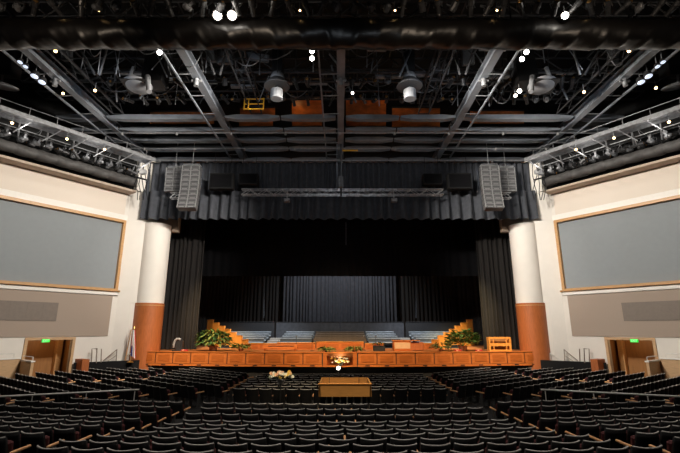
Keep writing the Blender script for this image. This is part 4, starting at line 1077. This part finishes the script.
for sd, nm in SIDES:
    px = (lambda x: x) if sd < 0 else (lambda x: 681 - x)
    line_array('tall curved grey line array hanging %s of the stage opening' % nm, at(px(192.5), 166.5, 30.5), 9, 1.38, R(-22), 2, 'curved line arrays')
    line_array('short straight grey speaker column beside the %s curved line array' % nm, at(px(175.5), 168.5, 31.45), 5, 1.22, R(-2), 3, 'short speaker columns')
    for k, (x, y, ww, hh) in enumerate([(222, 182, 1.9, 1.3), (249, 180, 1.5, .9)]):  # plain black boxes at the dark shapes before the valance
        p = at(px(x), y, 31.2)
        t = thing('hanging_black_box', 'plain black box hung before the valance, %s the %s line array' % ('next to' if k == 0 else 'one further in from', nm), 'loudspeaker', p, (0, 0, 0), 'black hung boxes')
        mb = MB(); mb.bbox((0, 0, 0), (ww, .6, hh), .04); mb.build('cabinet', M['ceiling'], t, local=True)
        mb = MB(); mb.box((0, -.31, 0), (ww * .86, .02, hh * .8)); mb.build('grille', M['velourblack'], t, local=True)
        mb = MB()
        for s in (-1, 1): mb.tube((s * ww * .35, 0, hh / 2), (s * ww * .35, 0, hh / 2 + 2.6), .02, 5)
        mb.build('flying_wires', M['steelblack'], t, local=True)
a, b = at(242, 192.5, 31.2), at(443, 192.5, 31.2)
truss('hanging_lighting_truss', 'pale aluminium lighting truss hanging before the black valance', a, b, .42, .42, 'alu', step=.62, rc=.035, rw=.02)
for sd, nm in SIDES:
    px = (lambda x: x) if sd < 0 else (lambda x: 681 - x)
    truss('hanging_short_truss', 'short aluminium truss end beside the %s line array' % nm, at(px(171), 196, 31.0), at(px(182.5), 196, 31.0), .42, .42, 'alu', step=.5, group='short truss ends', rc=.035, rw=.02)
for k, x in enumerate((287, 394)):
    p = at(x, 200.5, 31.2)
    t = thing('hanging_projector', 'small pale lamp box hanging under the aluminium truss, %s one' % ('left', 'right')[k], 'lamp', p, (0, 0, 0), 'lamp boxes under the truss')
    mb = MB(); mb.bbox((0, 0, 0), (.46, .4, .3), .03); mb.build('housing', M['lampgrey'], t, local=True)
    mb = MB(); mb.bbox((0, -.21, -.05), (.3, .03, .14), .01); mb.build('lens', M['speakerrim'], t, local=True)
    mb = MB(); mb.tube((0, 0, .15), (0, 0, .75), .03, 6); mb.build('hanger', M['alu'], t, local=True)
for k, (x, y0, y1, d) in enumerate([(264, 238, 318, 44.0), (416, 238, 318, 44.0), (346, 222, 245, 37), (325, 250, 276, 41), (354, 250, 276, 41)]):
    pipe('hanging_cable', 'thin cable hanging in the dark stage opening, %s from the left' % nth([1, 5, 3, 2, 4][k]), at(x, y0, d), at(x, y1, d), .02, 'steel', 'cable', 'cables in the stage opening')
# valance track and winch mast on the centre line
pipe('valance_track', 'thin pale track along the top of the pleated valance', (-15.8, 32.0, 16.7), (15.8, 32.0, 16.7), .06, 'galv', 'track')
t = thing('hanging_winch_mast', 'black and yellow winch mast hanging on the centre line before the valance', 'mast', (.0, 29.5, 15.5))
mb = MB(); mb.tube(at(341, 144, 29.6), at(341, 196, 30.8), .06, 6); mb.build('mast', M['steeldark'], t)
mb = MB(); mb.tube(at(337, 144, 29.6), at(337, 190, 30.8), .03, 6); mb.build('cable', M['steel'], t)
mb = MB(); p = at(350, 150.5, 29.8); mb.box(p, (1.2, .1, .09)); mb.build('crossbar', M['yellowsteel'], t)
mb = MB(); p = at(341, 182, 30.4); mb.bbox(p, (.35, .3, .9), .04); mb.build('winch_box', M['lampgrey'], t)

# junk on the lit piers beside the valance
for sd, nm in SIDES:
    px = (lambda x: x) if sd < 0 else (lambda x: 681 - x)
    t = thing('cable_drop', 'tangle of dark cables over the pale pier %s of the valance' % nm, 'cables', at(px(141), 180, 30.6), (0, 0, 0), 'cables over the piers')
    rnd = random.Random(60 + sd)
    mb = MB()
    for k in range(5):
        x = 136.5 + 2.8 * k
        mb.path([at(px(x + rnd.uniform(-2, 2)), 160 + 8 * q, 30.6) for q in range(6)], .03, 5)
    mb.build('cables', M['steelblack'], t)
    mb = MB(); mb.bbox(at(px(143), 172, 30.6), (.5, .3, .35), .04); mb.build('junction_box', M['speakerrim'], t)
    mb = MB(); mb.tube(at(px(132), 176, 30.55), at(px(147), 180, 30.55), .06, 6); mb.build('arm', M['steelblack'], t)

# ================================================================ LAMPS
def lamp_obj(label, p, r, mk, grp, name='hanging_lamp', tilt=0, aim=None):
    t = thing(name, label, 'lamp', p, (0, 0, 0), grp)
    d = (Vector((0, 0, CAMZ)) - Vector(p)).normalized() if aim is None else Vector(aim).normalized()
    q = Vector((0, 0, 1)).rotation_difference(d).to_matrix()
    mb = MB(); mb.lathe([(.3 * r, -1.6 * r), (.9 * r, -1.2 * r), (1.15 * r, 0), (1.15 * r, .12 * r), (1.0 * r, .12 * r)], 14, (0, 0, 0), q); mb.build('housing', M['lampbody'], t, local=True)
    mb = MB(); mb.lathe([(.98 * r, .10 * r), (.6 * r, .22 * r), (.02, .26 * r)], 14, (0, 0, 0), q); mb.build('lens', M[mk], t, True, local=True)
    mb = MB(); mb.tube(-d * r, -d * r + Vector((0, 0, .5)), .025, 5); mb.build('stem', M['galv'], t, local=True)
    return t
def light(kind, loc, energy, col=(1, 1, 1), target=None, size=60, blend=.6, radius=.2, name='lamp_glow'):
    l = bpy.data.lights.new(name, kind); l.energy = energy; l.color = col
    if kind == 'SPOT': l.spot_size = R(size); l.spot_blend = blend; l.shadow_soft_size = radius
    elif kind == 'AREA': l.size = radius
    else: l.shadow_soft_size = radius
    o = bpy.data.objects.new(name, l); C.objects.link(o); o.location = loc
    if target is not None: o.rotation_euler = (Vector(target) - Vector(loc)).to_track_quat('-Z', 'Y').to_euler()
    return o
WARM = (1, .60, .28)
dn = Vector((0, -.55, -.85))
hot = [(217.5, 15.5, 17.0, .20), (232, 15.5, 17.0, .20), (565, 15.5, 17.0, .16)]
for k, (x, y, z, r) in enumerate(hot): lamp_obj('glaring white round lamp above the wrapped duct, %s from the left' % nth(k + 1), atz(x, y, z - .2), r, 'hot', 'glaring lamps above the duct')
mid = [(312, 51, .13, 'hot'), (312, 58.5, .13, 'hot'), (159.5, 52.5, .13, 'hot'), (526.5, 52, .13, 'hot'), (522, 59, .13, 'hot'), (519.5, 91, .13, 'hot'), (515.5, 95.5, .10, 'hot'), (352.5, 93, .08, 'hot')]
wh = ['upper of the pair left of the central beam', 'lower of the pair left of the central beam', 'by the left wide dish mast', 'upper of the pair by the right wide dish mast', 'lower of the pair by the right wide dish mast', 'in the bright pair beside the right slanting tube', 'smaller of the pair beside the right slanting tube', 'tiny one right of the central beam']
for (x, y, r, mk), w in zip(mid, wh): lamp_obj('bright white roof lamp, ' + w, atz(x, y, 16.65), r, mk, 'bright roof lamps')
wl = [(63, 93.5, 17.2), (12, 123, 15.3), (67, 139, 15.2), (104.5, 149.5, 15.2), (95, 90.5, 16.7), (55.5, 51, 16.7), (39, 95, 17.6), (155, 90, 17.8)]
wn = ['above the catwalk rails', 'near the picture edge under the catwalk', 'midway under the catwalk', 'at the stage end of the catwalk', 'beside the outermost roof beam', 'close under the wrapped duct', 'beside the high ladder rail', 'among the roof trusses']
for k, (x, y, z) in enumerate(wl):
    for sd, nm in SIDES:
        if k in (6, 7) : continue
        X = x if sd < 0 else {63: 656, 12: 669, 67: 614, 104.5: 576, 95: 584, 55.5: 629}[x]
        Y = y if sd < 0 else {63: 88, 12: 122, 67: 138, 104.5: 149.5, 95: 92, 55.5: 51}[x]
        p = atz(X, Y, z)
        lamp_obj('small warm glowing lamp %s, %s side' % (wn[k], nm), p, .085, 'warm', 'small warm roof lamps')
for k, (x, y) in enumerate([(20, 62), (25.5, 66.5), (34.5, 76), (42, 82)]):
    for sd, nm in SIDES:
        p = atz(x if sd < 0 else 683 - x, y, 16.55)
        lamp_obj('cool white flat lamp under the %s ladder rail, %s from the house' % (nm, nth(k + 1)), p, .13 if k < 2 else .20, 'cool', 'cool lamps under the ladder rails', aim=(0, -.25, -1))
# amber lens reflections above the duct, painted in as small glowing discs
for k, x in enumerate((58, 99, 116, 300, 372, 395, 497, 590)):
    lamp_obj('tiny glowing amber glint above the wrapped duct, %s from the left' % nth(k + 1), atz(x, 10.5, 17.3), .05, 'warm', 'tiny amber glints above the duct')

# ================================================================ LIGHT
for sd, nm in SIDES:                     # wall washers on the roof
    light('SPOT', (sd * -1.0, 18.3, 15.8), 12500, (1, .93, .84), W(sd, 7, 6.5), 74, .5, .5, 'wall_washer')
    light('SPOT', (sd * 3.0, 18.3, 15.8), 5200, (1, .92, .81), W(sd, 9, 8), 95, .7, .5, 'wall_washer')
    light('SPOT', (sd * 7.0, 19.5, 15.7), 2600, (1, .94, .87), (sd * 15.0, 33, 7.6), 34, .9, .25, 'column_fill_spot')  # added fill to brighten the column, with no fixture modelled
for sd, nm in SIDES: light('SPOT', (sd * 15.6, 27.3, 14.9), 420, (1, .93, .82), W(sd, 1.3, 15.4, .5), 22, .7, .1, 'pier_spot')
# stage front and stage furniture
for x, tx, e in ((-9, -9.5, 9000), (0, 0, 9000), (9, 9.5, 9000)):
    light('SPOT', (x, 19.0, 16.6), e * 2.3, (1, .74, .47), (tx, 33.0, 1.6), 36, .8, .25, 'stage_spot')
for x, tx in ((-6, -7), (6, 7)):
    light('SPOT', (x, 38.6, 13.6), 9000, (.93, .96, 1), (tx, 40.3, 2.4), 60, .8, .25, 'choir_spot')
light('SPOT', (0, 10.5, 15.6), 7500, (1, .80, .5), (-1.0, 17.6, 1), 25, .7, .2, 'desk_fill_spot')  # extra light put in to lift the desk and flowers
light('SPOT', (9, 20, 16.2), 32000, (1, .80, .44), (10.8, 38.5, 2.8), 18, .8, .2, 'side_wall_fill')  # added pair of fills that brighten the stepped choir walls
light('SPOT', (-9, 20, 16.2), 24000, (1, .74, .42), (-10.8, 38.5, 2.8), 18, .8, .2, 'side_wall_fill')
light('SPOT', (0, 39.5, 14.5), 3400, (.97, .97, 1), (0, 46.9, 4), 100, .8, .3, 'back_curtain_spot')
for sd, nm in SIDES:
    light('SPOT', (sd * 3, 24, 16.5), 300, (1, .75, .5), (sd * 15, 35, 6), 34, .8, .25, 'leg_spot')
for sd, nm in SIDES:
    light('SPOT', (sd * 16.2, 31.2, 15.2), 2300 if sd < 0 else 1500, (.85, .92, 1), (-sd * 2, 32.2, 13.6), 44, .8, .1, 'valance_fill_spot')  # raking fill added from each side to bring out the pleats
for x in (-12, -4.5, 4.5, 12):
    light('SPOT', (x, 12.0, 14.9), 260, (1, .80, .60), (x * 1.08, 16.9, 16.3), 95, .8, .08, 'duct_fill_spot')  # unseen fill added above the view to edge the duct folds
light('SPOT', (0, 20, 16.2), 7000, (1, .78, .5), (0, 35.8, 2), 44, .8, .2, 'choir_front_fill')  # added fill on the low choir panels
# house downlights over the seats
for x, y, e in ((-7, 5, 2000), (0, 5, 2000), (7, 5, 2000), (-9, 13, 800), (0, 13, 420), (9, 13, 800), (-10, 21, 380), (10, 21, 380)):
    light('SPOT', (x, y + 2, 16.4), e, (1, .93, .84), (x, y + 3.5, 0), 85, .7, .15, 'house_downlight')
# spill that reaches the rigging: work lights on the side catwalks, roof lamps, added fill from behind
for sd, nm in SIDES:
    for s, e in ((10.5, 60), (6.5, 60), (3, 40)):
        light('POINT', W(sd, s, 15.1, 3.0), e, (1, .95, .88), radius=.12, name='work_light')
for p in ((217.5, 15.5), (232, 15.5), (565, 15.5)):
    q = atz(p[0], p[1], 16.8); light('POINT', (q.x, q.y - .5, q.z - .1), 22, (1, .93, .82), radius=.1, name='lamp_glow')
light('SPOT', (0, -2, 5), 1800, (.84, .92, 1), (0, 28, 15.8), 30, .6, .5, 'rig_fill_spot')  # invented fill behind the camera that lifts the roof steel
for x in (-13, -5, 5, 13):
    light('SPOT', (x, 19.0, 15.9), 200, (.82, .9, 1), (x * 1.05, 30, 17.6), 100, .8, .2, 'beam_fill_spot')  # fill added behind the duct to light the beams
for x, y in ((-3.2, 29), (4.2, 28), (-1.6, 26), (3, 26)):
    light('POINT', (x, y, 18.9), 8, (1, .55, .2), radius=.08, name='roof_work_light')
light('POINT', (-3.9, 22.6, 17.1), 22, (1, .72, .3), radius=.05, name='ladder_lamp')
for x in (519.5, 160, 312, 526):
    q = atz(x, 60, 17.1); light('POINT', (q.x, q.y - .4, q.z), 15, (1, .93, .82), radius=.08, name='lamp_glow')
light('POINT', (-.12, 30.35, .75), 10, (1, .85, .6), radius=.06, name='footlight_glow')
light('POINT', (0, 30.7, 1.35), 20, (1, .8, .5), radius=.1, name='alcove_fill')  # light put in for the flowers; the alcove has no lamp
for sd in (-1, 1):
    q = W(sd, 6.25, 2.6, -.7); light('POINT', q, 20, (1, .72, .4), radius=.15, name='vestibule_lamp')

w = bpy.data.worlds.new('hall_air'); SC.world = w; w.use_nodes = True
w.node_tree.nodes['Background'].inputs[0].default_value = (.9, .92, 1, 1); w.node_tree.nodes['Background'].inputs[1].default_value = .012

cam = bpy.data.cameras.new('camera'); cam.sensor_width = 36; cam.lens = FPX / 680 * 36; cam.clip_end = 300; cam.clip_start = .05
co = bpy.data.objects.new('camera', cam); C.objects.link(co); co.location = (0, 0, CAMZ); co.rotation_euler = (PI / 2 + PITCH, 0, 0)
SC.camera = co
SC.cycles.use_denoising = True
SC.cycles.max_bounces = 6; SC.cycles.diffuse_bounces = 3; SC.cycles.sample_clamp_indirect = 4
SC.view_settings.view_transform = 'Standard'; SC.view_settings.look = 'None'; SC.view_settings.gamma = 1; SC.view_settings.use_curve_mapping = False
SC.view_settings.exposure = 0
